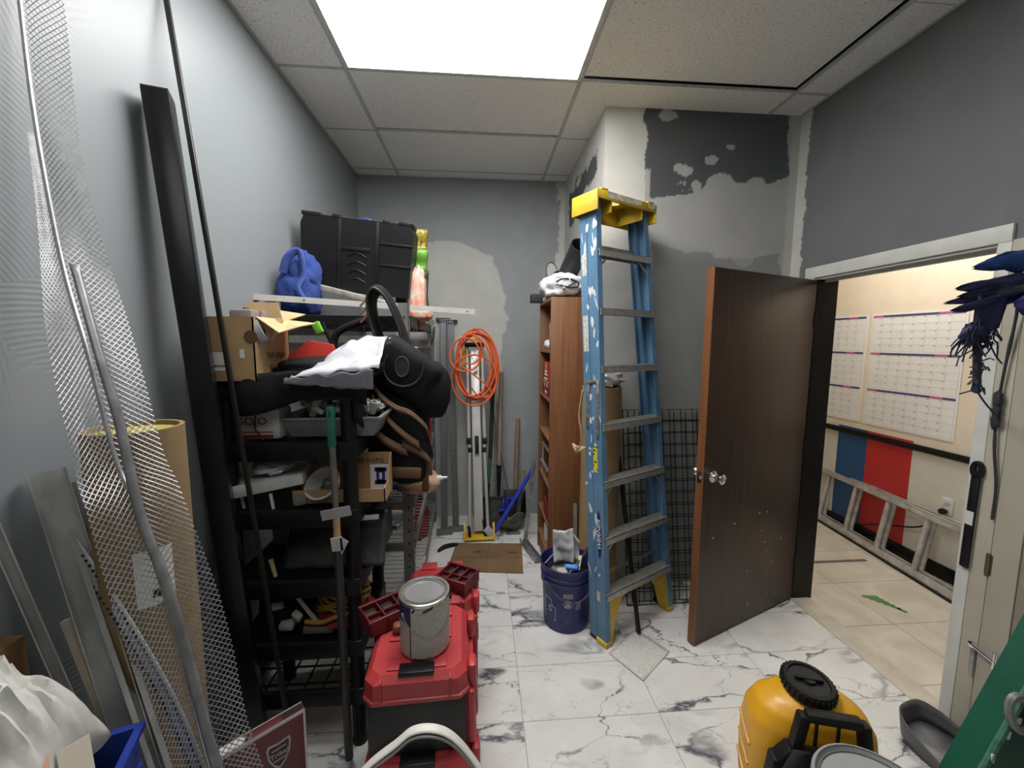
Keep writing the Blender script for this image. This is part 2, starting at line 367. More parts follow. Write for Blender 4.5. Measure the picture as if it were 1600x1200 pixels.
def swirl_mat(name, c):
    """painted plaster combed in overlapping fans"""
    m, t, b = nt_new(name)
    tc = N(t, 'ShaderNodeTexCoord')
    mp = N(t, 'ShaderNodeMapping'); mp.inputs['Scale'].default_value = (0, 1, 1); t.links.new(tc.outputs['Object'], mp.inputs[0])
    vo = N(t, 'ShaderNodeTexVoronoi'); vo.inputs['Scale'].default_value = 2.6; vo.feature = 'F1'; t.links.new(mp.outputs[0], vo.inputs['Vector'])
    # each comb stroke is an arc about a point off to one side of its own cell
    ad = N(t, 'ShaderNodeVectorMath', operation='MULTIPLY_ADD'); t.links.new(vo.outputs['Color'], ad.inputs[0]); ad.inputs[1].default_value = (0, .5, .5); ad.inputs[2].default_value = (0, -.45, -.5)
    a2 = N(t, 'ShaderNodeVectorMath', operation='ADD'); t.links.new(ad.outputs[0], a2.inputs[0]); t.links.new(vo.outputs['Position'], a2.inputs[1])
    ds = N(t, 'ShaderNodeVectorMath', operation='DISTANCE'); t.links.new(mp.outputs[0], ds.inputs[0]); t.links.new(a2.outputs[0], ds.inputs[1])
    ml = N(t, 'ShaderNodeMath', operation='MULTIPLY'); t.links.new(ds.outputs['Value'], ml.inputs[0]); ml.inputs[1].default_value = 480
    nz = N(t, 'ShaderNodeTexNoise'); nz.inputs['Scale'].default_value = 5; nz.inputs['Detail'].default_value = 3; t.links.new(tc.outputs['Object'], nz.inputs['Vector'])
    ma = N(t, 'ShaderNodeMath', operation='MULTIPLY_ADD'); t.links.new(nz.outputs[0], ma.inputs[0]); ma.inputs[1].default_value = 9; t.links.new(ml.outputs[0], ma.inputs[2])
    sn = N(t, 'ShaderNodeMath', operation='SINE'); t.links.new(ma.outputs[0], sn.inputs[0])
    fm = N(t, 'ShaderNodeTexNoise'); fm.inputs['Scale'].default_value = 1.7; fm.inputs['Detail'].default_value = 2; t.links.new(tc.outputs['Object'], fm.inputs['Vector'])
    fr = N(t, 'ShaderNodeMapRange'); t.links.new(fm.outputs[0], fr.inputs[0]); fr.inputs[1].default_value = .45; fr.inputs[2].default_value = .65; fr.inputs[3].default_value = .0; fr.inputs[4].default_value = .17
    bp = N(t, 'ShaderNodeBump'); t.links.new(fr.outputs[0], bp.inputs['Strength']); bp.inputs['Distance'].default_value = .002; t.links.new(sn.outputs[0], bp.inputs['Height']); t.links.new(bp.outputs[0], b.inputs['Normal'])
    b.inputs['Base Color'].default_value = col(c); b.inputs['Roughness'].default_value = .42
    return m
def paint_mat():
    m, t, b = nt_new('patched_wall_paint')
    a = N(t, 'ShaderNodeAttribute', attribute_name='paint')
    tc = N(t, 'ShaderNodeTexCoord'); nz = N(t, 'ShaderNodeTexNoise'); nz.inputs['Scale'].default_value = 6; nz.inputs['Detail'].default_value = 6; t.links.new(tc.outputs['Object'], nz.inputs['Vector'])
    mr = N(t, 'ShaderNodeMapRange'); t.links.new(nz.outputs[0], mr.inputs[0]); mr.inputs[1].default_value = .3; mr.inputs[2].default_value = .7; mr.inputs[3].default_value = .93; mr.inputs[4].default_value = 1.05
    mu = N(t, 'ShaderNodeMix', data_type='RGBA', blend_type='MULTIPLY'); mu.inputs[0].default_value = 1; t.links.new(a.outputs['Color'], mu.inputs[6]); t.links.new(mr.outputs[0], mu.inputs[7])
    t.links.new(mu.outputs[2], b.inputs['Base Color']); b.inputs['Roughness'].default_value = .6
    n2 = N(t, 'ShaderNodeTexNoise'); n2.inputs['Scale'].default_value = 160; t.links.new(tc.outputs['Object'], n2.inputs['Vector'])
    bp = N(t, 'ShaderNodeBump'); bp.inputs['Strength'].default_value = .12; bp.inputs['Distance'].default_value = .003; t.links.new(n2.outputs[0], bp.inputs['Height']); t.links.new(bp.outputs[0], b.inputs['Normal'])
    return m
PAINT = paint_mat()
GREY = (.285, .305, .315); DARKGREY = (.088, .093, .099); WHITE = (.56, .56, .53); MID = (.34, .345, .335); LOWER = (.265, .268, .26)

def inpoly(x, y, P):
    r = False; j = len(P)-1
    for i in range(len(P)):
        if (P[i][1] > y) != (P[j][1] > y) and x < (P[j][0]-P[i][0])*(y-P[i][1])/(P[j][1]-P[i][1])+P[i][0]: r = not r
        j = i
    return r
def rough_pt(a, b, k=1.):
    """edges of trowelled patches wander a little"""
    p = V((a*11, b*11, 3.1)); q = V((a*45, b*45, 7.7))
    return a+k*(.022*noise.noise(p)+.009*noise.noise(q)), b+k*(.022*noise.noise(p+V((9, 2, 0)))+.009*noise.noise(q+V((4, 8, 0))))
def painted_wall(name, fn, base, nu, nv, paintfn, thick):
    """a wall with a front face of nu x nv cells, each corner coloured by paintfn(u,v); thick = offset of the back"""
    mb = MB(); mb.grid(fn, nu, nv)
    n0 = len(mb.v); k = (nv+1)
    c = [0, nu*k, nu*k+nv, nv]
    mb.v += [mb.v[i]+V(thick) for i in c]
    mb.f.append((n0, n0+1, n0+2, n0+3))
    edges = [[i*k for i in range(nu+1)], [nu*k+j for j in range(nv+1)], [i*k+nv for i in range(nu, -1, -1)], [j for j in range(nv, -1, -1)]]
    for e, (a, b_) in zip(edges, ((0, 1), (1, 2), (2, 3), (3, 0))): mb.f.append(tuple(e)+(n0+b_, n0+a))
    o = mb.build(name, PAINT, smooth=0)
    at_ = o.data.color_attributes.new('paint', 'FLOAT_COLOR', 'POINT')
    for i in range(nu+1):
        for j in range(nv+1): at_.data[i*k+j].color = col(paintfn(*fn(i/nu, j/nv)))
    for i in range(n0, n0+4): at_.data[i].color = col(base)
    return struct(o)

H = 3.0
struct(MB().lim(0, 3.06, -1.5, 3.64, -.06, 0).build('floor', floor_mat(), smooth=0))
struct(MB().lim(3.06, 4.22, -1.5, 6, -.06, 0).build('floor_hallway', hall_floor_mat(), smooth=0))
struct(MB().lim(2.985, 3.105, 1.44, 2.285, 0, .004).build('trim_threshold', mat('threshold_marble', (.55, .50, .41), .45, var=.15, scale=8), smooth=0))
struct(MB().lim(3.2, 3.9, 2.64, 2.665, 0, .003).build('trim_floor_strip', mat('floor_strip', (.13, .12, .11), .5), smooth=0))
struct(MB().lim(-.12, 0, -1.5, 3.76, 0, H).build('wall_left', swirl_mat('combed_plaster', (.225, .244, .256)), smooth=0))
struct(MB().lim(-.12, 3.12, -1.62, -1.5, 0, H).build('wall_front', mat('grey_wall', GREY, .6, var=.04), smooth=0))
BACKP = [(.3, 2.46), (.6, 2.468), (.862, 2.474), (1.0, 2.401), (1.14, 2.361), (1.196, 2.197), (1.253, 2.031), (1.236, 1.947), (1.282, 1.807), (1.225, 1.636), (1.197, 1.493), (1.226, 1.348), (1.168, .997), (1.139, .638), (1.138, 0), (.3, 0)]
CORN = [(1.705, 3.01), (1.80, 3.01), (1.80, 2.2), (1.715, 2.25), (1.731, 2.674)]
def back_paint(x, y, z):
    a, b = rough_pt(x, z, 1.3)
    if inpoly(a, b, BACKP): return (.47, .475, .45)
    if inpoly(*rough_pt(x, z, 2.2), CORN): return WHITE
    return GREY
painted_wall('wall_back', lambda u, v: (1.774*u, 3.64, H*v), GREY, 150, 250, back_paint, (0, .12, 0))
SIDEP = [(2.641, 2.82), (2.658, 2.702), (2.904, 2.703), (3.079, 2.638), (3.309, 2.545), (3.445, 2.567), (3.47, 2.852), (3.184, 2.858), (2.914, 2.815)]
def side_paint(x, y, z):
    a, b = rough_pt(y, z, 2.2)
    if inpoly(a, b, SIDEP) and noise.noise(V((a*4, b*9, 2))) > -.3: return DARKGREY
    return WHITE
painted_wall('wall_column_side', lambda u, v: (1.774, 2.4901+1.15*u, H*v), WHITE, 110, 260, side_paint, (.1, 0, 0))
FR = [(2.014, 3.05), (2.908, 3.05), (2.938, 2.633), (2.868, 2.625), (2.817, 2.586), (2.773, 2.627), (2.714, 2.63), (2.658, 2.586), (2.599, 2.595), (2.555, 2.641), (2.491, 2.649), (2.434, 2.631), (2.402, 2.572), (2.37, 2.529), (2.233, 2.508), (2.142, 2.49), (2.051, 2.492), (2.067, 2.656), (2.028, 2.654), (2.024, 2.871), (2.011, 2.921)]
FI = [(2.154, 2.965, .06, .028), (2.435, 2.725, .042, .036), (2.265, 2.655, .062, .034), (2.351, 2.56, .03, .045), (2.555, 2.80, .03, .016)]
FL = [(2.085, 2.237), (2.249, 2.18), (2.461, 2.174), (2.492, 2.141), (2.617, 2.133), (2.772, 2.147), (2.926, 2.183), (2.947, 1.9), (2.95, 0), (2.12, 0), (2.1, 1.9)]
def front_paint(x, y, z):
    a, b = rough_pt(x, z, .8)
    if inpoly(a, b, FR):
        for cx, cy, rx, ry in FI:
            if ((a-cx)/rx)**2+((b-cy)/ry)**2 < 1: return (.40, .40, .38)
        if 2.2 < a < 2.40 and b < 2.60 and noise.noise(V((a*55, b*30, 5))) > .30: return (.36, .36, .345)
        return DARKGREY
    if a < 2.03 and z > 2.1: return WHITE
    if x > 2.945: return (.47, .47, .44)
    if inpoly(a, b, FL): return LOWER if noise.noise(V((a*3.2, b*3.2, 1))) < .36 else MID
    return (.40, .40, .385)
painted_wall('wall_column_front', lambda u, v: (1.7739+1.226*u, 2.49, H*v), WHITE, 170, 330, front_paint, (0, .1, 0))
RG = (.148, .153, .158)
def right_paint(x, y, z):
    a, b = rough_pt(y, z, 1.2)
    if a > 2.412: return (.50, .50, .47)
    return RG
# the right wall: header over the doorway, the strip beyond it, the part nearer than it
painted_wall('wall_right', lambda u, v: (3.0, 1.43+1.06*u, 2.005+(H-2.005)*v), RG, 130, 130, right_paint, (.12, 0, 0))
painted_wall('wall_right_far', lambda u, v: (3.0, 2.285+.205*u, 2.005*v), RG, 30, 200, right_paint, (.12, 0, 0))
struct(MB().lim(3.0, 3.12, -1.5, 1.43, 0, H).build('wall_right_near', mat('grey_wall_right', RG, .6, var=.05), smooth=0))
struct(MB().lim(3.12, 3.2, 2.49, 6, 0, 2.8).lim(3.0, 3.12, 2.49, 2.7, 0, H).build('wall_hallway_near', mat('hall_cream', (.66, .58, .46), .6, var=.03), smooth=0))
# hallway: painted wall with chair rail, coloured panels below
HW = 4.2
struct(MB().lim(HW, HW+.1, -1.5, 6, .9, 2.8).build('wall_hallway', mat('hall_peach', (.74, .645, .52), .6, var=.03), smooth=0))
struct(MB().lim(HW, HW+.1, -1.5, 2.67, 0, .9).lim(HW, HW+.1, 3.29, 6, 0, .9).build('wall_hallway_wainscot', mat('hall_white', (.66, .63, .55), .6, var=.03), smooth=0))
struct(MB().lim(HW, HW+.1, 2.67, 3.02, 0, .9).build('wall_hallway_red', mat('hall_red', (.52, .028, .03), .5, var=.05), smooth=0))
struct(MB().lim(HW, HW+.1, 3.02, 3.29, 0, .9).build('wall_hallway_blue', mat('hall_blue', (.018, .085, .23), .5, var=.05), smooth=0))
struct(MB().lim(HW-.02, HW, -1.5, 6, .84, .885, .006).build('trim_chair_rail', black_metal))
struct(MB().lim(HW-.014, HW, -1.5, 6, 0, .1, .004).build('baseboard_hallway', black_metal))
struct(MB().lim(3.12, 4.4, -1.5, 6, 2.8, 2.86).build('ceiling_hallway', mat('hall_ceiling', (.6, .6, .57), .8), smooth=0))
struct(MB().lim(3.1, 4.3, 6, 6.1, 0, 2.8).lim(3.1, 4.3, -1.6, -1.5, 0, 2.8).build('wall_hallway_end', mat('hall_end', (.6, .55, .45), .7), smooth=0))
# ceiling: lay-in tiles on tees, a few tiles pushed aside so that dark gaps show
def tiles():
    mb = MB()
    xs = [0, .348, 1.567, 2.786, 3.0]; ys = [-1.5, -1.38, -.77, -.161, .449, 1.059, 1.668, 2.278, 2.888, 3.497, 3.64]
    for i in range(4):
        for j in range(10):
            x0, x1, y0, y1 = xs[i]+.002, xs[i+1]-.002, ys[j]+.002, ys[j+1]-.002
            if i == 1 and ys[j] in (1.668, 1.059): continue          # light
            if i == 1 and ys[j] == 2.278: y1 -= .034
            if i == 2 and ys[j] == 1.668: y1 -= .045; x1 -= .034
            if i == 2 and ys[j] == 1.059: x1 -= .034
            if i == 1 and ys[j] in (-.77, -.161): continue          # opening for the added unseen light
            mb.lim(x0, x1, y0, y1, H, H+.016)
    return mb
struct(tiles().build('ceiling', ceiling_mat(), smooth=0))
struct(MB().lim(-.12, 3.12, -1.62, 3.76, H+.1, H+.15).build('ceiling_deck', mat('dark_plenum', (.03, .03, .03), .9), smooth=0))
tee = MB()
for x in (.348, 1.567, 2.786): tee.lim(x-.011, x+.011, -1.5, 3.64, H-.003, H+.001)
for y in (-.77, .449, 1.059, 2.278, 3.497, -.161):
    for x0, x1 in ((0, .336), (.36, 1.555), (1.579, 2.774), (2.798, 3.0)):
        if y == 2.278 and x0 == 1.579: continue
        tee.lim(x0, x1, y-.009, y+.009, H-.0025, H+.0005)
for x0, x1 in ((0, .336), (1.579, 1.774)): tee.lim(x0, x1, 2.888-.006, 2.888+.006, H-.0025, H+.0005)
tee.lim(0, .015, -1.5, 3.64, H-.003, H+.001).lim(0, 1.774, 3.625, 3.64, H-.003, H+.001).lim(2.985, 3.0, -1.5, 2.49, H-.003, H+.001)
struct(tee.build('trim_ceiling_tees', mat('tee_white', (.5, .5, .48), .6, var=.04), smooth=0))
def troffer(y0, y1, label, em='lit_diffuser', power=LIGHT_PANEL):
    t = thing('ceiling_light', label, 'ceiling light', (.9575, (y0+y1)/2, H-.004))
    x0, x1 = .348, 1.567
    f = MB()
    f.lim(x0+.004, x0+.022, y0, y1, H-.006, H+.03).lim(x1-.022, x1-.004, y0, y1, H-.006, H+.03)
    f.lim(x0+.022, x1-.022, y0, y0+.018, H-.006, H+.03).lim(x0+.022, x1-.022, y1-.012, y1, H-.006, H+.03)
    f.build('frame', mat('troffer_frame', (.62, .63, .62), .5), t, smooth=0)
    MB().lim(x0+.02, x1-.02, y0+.016, y1-.01, H-.002, H+.004).build('diffuser', MATS.get(em) or emis(em, (1, .985, .96), power), t, smooth=0)
troffer(1.06, 2.27, 'large bright square ceiling light panel above the middle of the room')
troffer(-.77, .44, 'weaker added ceiling light panel, unseen behind the viewer', 'added_diffuser', LIGHT_PANEL*.22)  # unseen panel added to brighten the lower-left foreground
def hall_light():
    t = thing('ceiling_light', 'warm ceiling light panel in the hallway', 'ceiling light', (3.65, 2.4, 2.79))
    MB().lim(3.33, 3.97, 1.77, 3.03, 2.785, 2.8).build('frame', white_paint, t)
    MB().lim(3.36, 3.94, 1.8, 3.0, 2.782, 2.786).build('diffuser', emis('warm_diffuser', (1, .95, .87), HALL_PANEL), t, smooth=0)
hall_light()
# door casing and jambs
struct(MB().lim(2.985, 3.0, 1.39, 2.35, 1.995, 2.06, .003).build('trim_door_head', white_paint))
struct(MB().lim(2.985, 3.0, 1.388, 1.43, 0, 1.995, .003).build('trim_door_near', white_paint))
struct(MB().lim(3.0, 3.12, 1.43, 2.285, 1.985, 2.005).lim(3.04, 3.06, 1.43, 2.27, 1.97, 1.99).build('trim_jamb_head', white_paint, smooth=0))
struct(MB().lim(2.998, 3.125, 2.262, 2.286, 0, 1.986).build('trim_jamb_far', black_metal, smooth=0))
struct(MB().lim(2.99, 3.0, 2.286, 2.345, 0, 1.995).build('trim_door_far', white_paint, smooth=0))
struct(MB().lim(3.0, 3.12, 1.43, 1.442, 0, 1.986).build('trim_jamb_near', white_paint, smooth=0))
def open_door():
    d = thing('door_1', 'brown wooden door standing open into the room', 'door', (2.985, 2.262, 0), math.atan2(1.915-2.262, 2.155-2.985))
    d['kind'] = 'structure'
    L = .9
    walnut = wood('walnut_veneer', (.055, .026, .014), (.026, .012, .007), .4)
    edgew = wood('door_edge_wood', (.21, .085, .03), (.12, .045, .016), .4)
    M = TM[d.name]
    MB(M).lim(.0, L-.004, -.036, .006, .012, 1.98, .0015).build('door_leaf', walnut, d)
    MB(M).lim(L-.004, L, -.036, .006, .012, 1.98).build('edge_band', edgew, d, smooth=0)
    prof = [(.0, .0), (.031, .0), (.031, .006), (.012, .010), (.011, .028), (.022, .036), (.0275, .048), (.026, .060), (.016, .067), (.0, .068)]
    for s, nm in ((1, 'knob'), (-1, 'knob')):
        k = MB(M).lathe(prof, 24, Matrix.Translation((L-.07, .006 if s > 0 else -.036, .93)) @ Matrix.Rotation(-s*PI/2, 4, 'X'), cap0=False, cap1=False).build('door_knob', chrome, d)
    MB(M).lim(L-.001, L+.0015, -.027, -.003, .90, .96).lim(L, L+.009, -.021, -.009, .922, .938).build('latch_plate', chrome, d)
    for z in (.25, 1.0, 1.75): MB(M).lathe([(.006, -.045), (.006, .045)], 10, Matrix.Translation((-.004, .008, z))).build('hinge', black_metal, d)
    chips = MB(M); rng = random.Random(4)
    for i in range(16):
        x, z = rng.uniform(.1, .85), rng.uniform(.05, .7)
        chips.box((x, .0064, z), (rng.uniform(.004, .012), .001, rng.uniform(.003, .009)), rotm(0, rng.uniform(0, 3), 0))
    chips.build('paint_specks', mat('speck_white', (.6, .55, .48), .7), d)
open_door()
# ================================================================== right half: bookcase, ladder, bucket, grid panels, hallway
def fabric(name, c, **k): return mat(name, c, .85, bump=.25, bscale=90, **k)
def stepladder():
    """blue fibreglass stepladder, folded, leaning back and a little to the left"""
    L0, w_, n_ = V((1.69, 1.93, 0)), V((.873, .489, 0)), V((-.489, .873, 0))
    HT = 2.345
    def lp(u, d, z):
        """u across 0..1 between the outer faces of the rails, d back from the front face"""
        k = z/HT; hw = .2865-.0865*k
        c = L0+w_*(.2865-.072*k)+n_*(.178*k+d)
        return c+w_*((u-.5)*2*hw)+V((0, 0, z))
    def off(u, m, d, z):  # m metres inboard from rail outer face
        return lp(u, d, z)+w_*(m if u < .5 else -m)
    t = thing('stepladder', 'tall folded blue stepladder with yellow top cap leaning near the corner', 'ladder', tuple(L0+w_*.2865))
    blue = mat('blue_fibreglass', (.125, .245, .375), .42, scale=5, c2=(.07, .155, .26), bump=.06, bscale=60)
    blue_paint = None
    yel = mat('yellow_plastic', (.62, .40, .028), .5, var=.18, scale=7)
    tread = mat('worn_aluminium', (.42, .41, .38), .5, .55, var=.14, scale=40)
    def rail(u, d0, d1, wd, name):
        mb = MB(); th = .005; zs = (.02, HT)
        # channel: web on the outer face, two flanges inwards
        def q(m0, m1, a, b):
            vs = [off(u, m, d, z) for z in zs for m, d in ((m0, a), (m1, a), (m1, b), (m0, b))]
            mb.add(vs, [(0, 1, 2, 3), (7, 6, 5, 4), (0, 4, 5, 1), (1, 5, 6, 2), (2, 6, 7, 3), (3, 7, 4, 0)])
        q(0, th, d0, d1); q(th, wd, d0, d0+th); q(th, wd, d1-th, d1)
        return mb.build(name, blue, t, smooth=0)
    for u in (0, 1):
        r = rail(u, 0, .066, .034, 'front_rail'); rail(u, .07, .122, .026, 'rear_rail')
    # treads
    for i in range(1, 8):
        z = .3*i-.01; mb = MB()
        a, b = off(0, .006, 0, z), off(1, .006, 0, z)
        L = b-a; dd = n_
        def tr(d0, d1, z0, z1):
            vs = [p+dd*d+V((0, 0, zz)) for p in (a, b) for d, zz in ((d0, z0), (d1, z0), (d1, z1), (d0, z1))]
            mb.add(vs, [(0, 1, 2, 3), (7, 6, 5, 4), (0, 4, 5, 1), (1, 5, 6, 2), (2, 6, 7, 3), (3, 7, 4, 0)])
        tr(-.012, .066, -.004, 0); tr(-.012, -.008, -.034, 0); tr(.062, .066, -.03, 0)
        for k in range(5): tr(.002+k*.012, .006+k*.012, 0, .003)
        mb.build('step', tread, t, smooth=0)
    # braces below the treads
    for i in (2, 3, 7):
        z = .3*i-.04
        for u in (0, 1): MB().bar(off(u, .012, .01, z-.07), off(u, .085, .01, z), .014, .003, n_).build('step_brace', tread, t)
    for i in (1, 7):
        z = .3*i+.03
        MB().bar(off(0, .01, .10, z), off(1, .01, .10, z), .022, .003, n_).build('rear_crossbar', tread, t)
    # spreader links on the left pair of rails
    mb = MB()
    for d, z0, z1 in ((.025, 1.12, 1.42), (.095, 1.16, 1.40)):
        mb.bar(off(0, -.004, d, z0), off(0, -.004, d-.01, z1), .02, .005, -w_, .002)
    mb.bar(off(0, -.004, .02, 1.415), off(0, -.004, .1, 1.40), .018, .006, -w_, .002)
    mb.build('spreader', mat('spreader_steel', (.38, .37, .34), .5, .6, var=.4, scale=60), t)
    # cap
    mb = MB(); M = Matrix((w_, n_, V((0, 0, 1)))).transposed().to_4x4(); M.translation = lp(.5, .06, HT-.07)
    W, D, Hc = .46, .19, .1
    mb.M = M
    mb.box((0, -D/2+.005, Hc-.022), (W, .01, .044), None, .004).box((0, D/2-.005, Hc/2), (W, .01, Hc), None, .004)
    for s in (-1, 1):
        mb.box((s*(W/2-.005), 0, Hc/2), (.01, D, Hc), None, .004)
        mb.box((s*.12, 0, Hc/2), (.008, D-.02, Hc*.9))
        mb.box((s*(W/2-.05), 0, Hc+.004), (.05, D, .012), None, .004)
    # top plate with a kidney shaped hole and a slot
    outer = []; inner = []
    for k in range(32):
        a = 2*PI*k/32; c_, s_ = math.cos(a), math.sin(a); q = max(abs(c_)/(W/2-.004), abs(s_)/(D/2-.004))
        outer.append((c_/q, s_/q)); inner.append((-.02+.055*c_, .02+.028*s_-.012*c_*c_))
    mb.ring_prism(outer, inner, .008, Matrix.Translation((0, 0, Hc-.008)))
    mb.box((.1, .05, Hc-.002), (.05, .02, .012), None, .003).box((.0, -.06, Hc-.0), (.08, .015, .012), None, .003)
    cap = mb.build('top_cap', yel, t)
    MB(M).box((-.03, -D/2-.0006, Hc-.018), (.26, .0015, .03)).box((.19, -D/2-.0006, Hc-.016), (.06, .0015, .026)).build('worn_label', mat('worn_paper', (.50, .47, .36), .8, var=.3, scale=30), cap, smooth=0)
    # shoe brackets
    for u in (0, 1):
        s = 1 if u < .5 else -1; mb = MB()
        for d in (0.004, .058):
            P = [off(u, .012, d, .02), off(u, .05, d, .02), off(u, .075, d, .14), off(u, .13, d, .235), off(u, .2, d, .262), off(u, .012, d, .262)]
            vs = P+[p+n_*.006 for p in P]
            m_ = len(P); mb.add(vs, [tuple(range(m_)), tuple(range(2*m_-1, m_-1, -1))]+[(i, (i+1) % m_, m_+(i+1) % m_, m_+i) for i in range(m_)])
        C = [(.05, .02), (.075, .14), (.13, .235), (.2, .262)]
        for (m0, z0), (m1, z1) in zip(C, C[1:]): mb.bar(off(u, m0, .034, z0), off(u, m1, .034, z1), .06, .006, (0, 0, 1) if m1 > .1 else w_)
        mb.box(tuple(off(u, .018, .034, .016)), (.05, .075, .03), Matrix.Rotation(.51, 4, 'Z'), .006)
        mb.build('foot_bracket', yel, t)
        MB().box(tuple(off(u, .014, .095, .012)), (.03, .06, .024), Matrix.Rotation(.51, 4, 'Z'), .005).build('rear_foot', black_plastic, t)
    # stickers, printed on the outer face of the left rail
    out = -w_; upv = (lp(0, .03, 2)-lp(0, .03, 0)).normalized()
    def sticker(d, z, wd, h, m, nm='sticker'):
        M2 = facing(off(0, -.0006, d, z), out, upv); return MB().box((0, 0, 0), (wd, h, .001)).__class__(M2).box((0, 0, 0), (wd, h, .001)).build(nm, m, t, smooth=0)
    white_l = printed('warning_label', (.58, .57, .5), (.25, .24, .2), sx=120, sz=110, axis='YZ')
    sticker(.095, 2.02, .034, .11, white_l); sticker(.095, 1.66, .036, .19, white_l)
    yl = printed('yellow_label', (.62, .56, .05), (.05, .05, .03), sx=60, sz=50, axis='YZ'); sticker(.048, 1.0, .03, .14, yl)
    M2 = facing(off(0, -.0008, .033, .60), out, upv)
    badge = MB(M2)
    pts = [(.017*math.cos(a)*1, .13*math.copysign(abs(math.sin(a))**1.3, math.sin(a))) for a in [2*PI*k/36 for k in range(36)]]
    badge.prism(pts, .0008); bo = badge.build('maker_badge', mat('badge_blue', (.01, .025, .16), .4), t, smooth=0)
    text('lettering', 'WERNER', .036, mat('badge_white', (.75, .75, .75), .5), M2 @ Matrix.Translation((0, 0, .0012)) @ Matrix.Rotation(PI/2, 4, 'Z'), bo, wide=1.15, shear=.25)
    MB(facing(off(0, -.0006, .05, .26), out, upv)).box((0, 0, 0), (.025, .05, .001)).build('sticker', mat('pale_sticker', (.5, .45, .38), .7), t, smooth=0)
    # paint splashes on the rails
    sp = MB(); rng = random.Random(3)
    for i in range(42):
        d = rng.uniform(.008, .118); z = rng.uniform(.9, 2.3) if i < 34 else rng.uniform(.3, .9)
        M3 = facing(off(0, -.0004, d, z), out, upv) @ Matrix.Rotation(rng.uniform(-.4, .4), 4, 'Z')
        a0, b0 = rng.uniform(.003, .011), rng.uniform(.006, .035)
        sp.prism([(a0*math.cos(2*PI*k/9)*rng.uniform(.6, 1.3), b0*math.sin(2*PI*k/9)*rng.uniform(.6, 1.3)) for k in range(9)], .0006, M3)
    sp.build('paint_splashes', mat('splash_white', (.62, .64, .64), .6, var=.1), t, smooth=0)
stepladder()

def bookcase():
    x0, x1, y0, y1, h = 1.478, 1.772, 2.57, 3.06, 1.9
    t = thing('bookcase', 'tall brown wooden bookcase with open front facing left', 'bookcase', ((x0+x1)/2, (y0+y1)/2, 0))
    w1 = wood('bookcase_wood', (.22, .092, .034), (.135, .052, .018), .5, 2, 3, 16)
    w2 = wood('shelf_wood', (.29, .14, .06), (.20, .09, .036), .55, 1, 3, 16)
    MB().lim(x0, x1, y0, y0+.018, 0, h, .001).build('side_panel', w1, t)
    MB().lim(x0, x1, y1-.018, y1, 0, h, .001).build('side_panel', w1, t)
    MB().lim(x1-.006, x1, y0+.018, y1-.018, .05, h).build('back_panel', w1, t)
    MB().lim(x0, x1-.006, y0+.018, y1-.018, h-.018, h).build('top_panel', w2, t)
    for z in (.15, .36, .64, .965, 1.235, 1.56): MB().lim(x0+.003, x1-.006, y0+.018, y1-.018, z-.018, z).build('shelf', w2, t)
    MB().lim(x0+.01, x0+.025, y0+.018, y1-.018, 0, .132).build('plinth', w1, t)
bookcase()
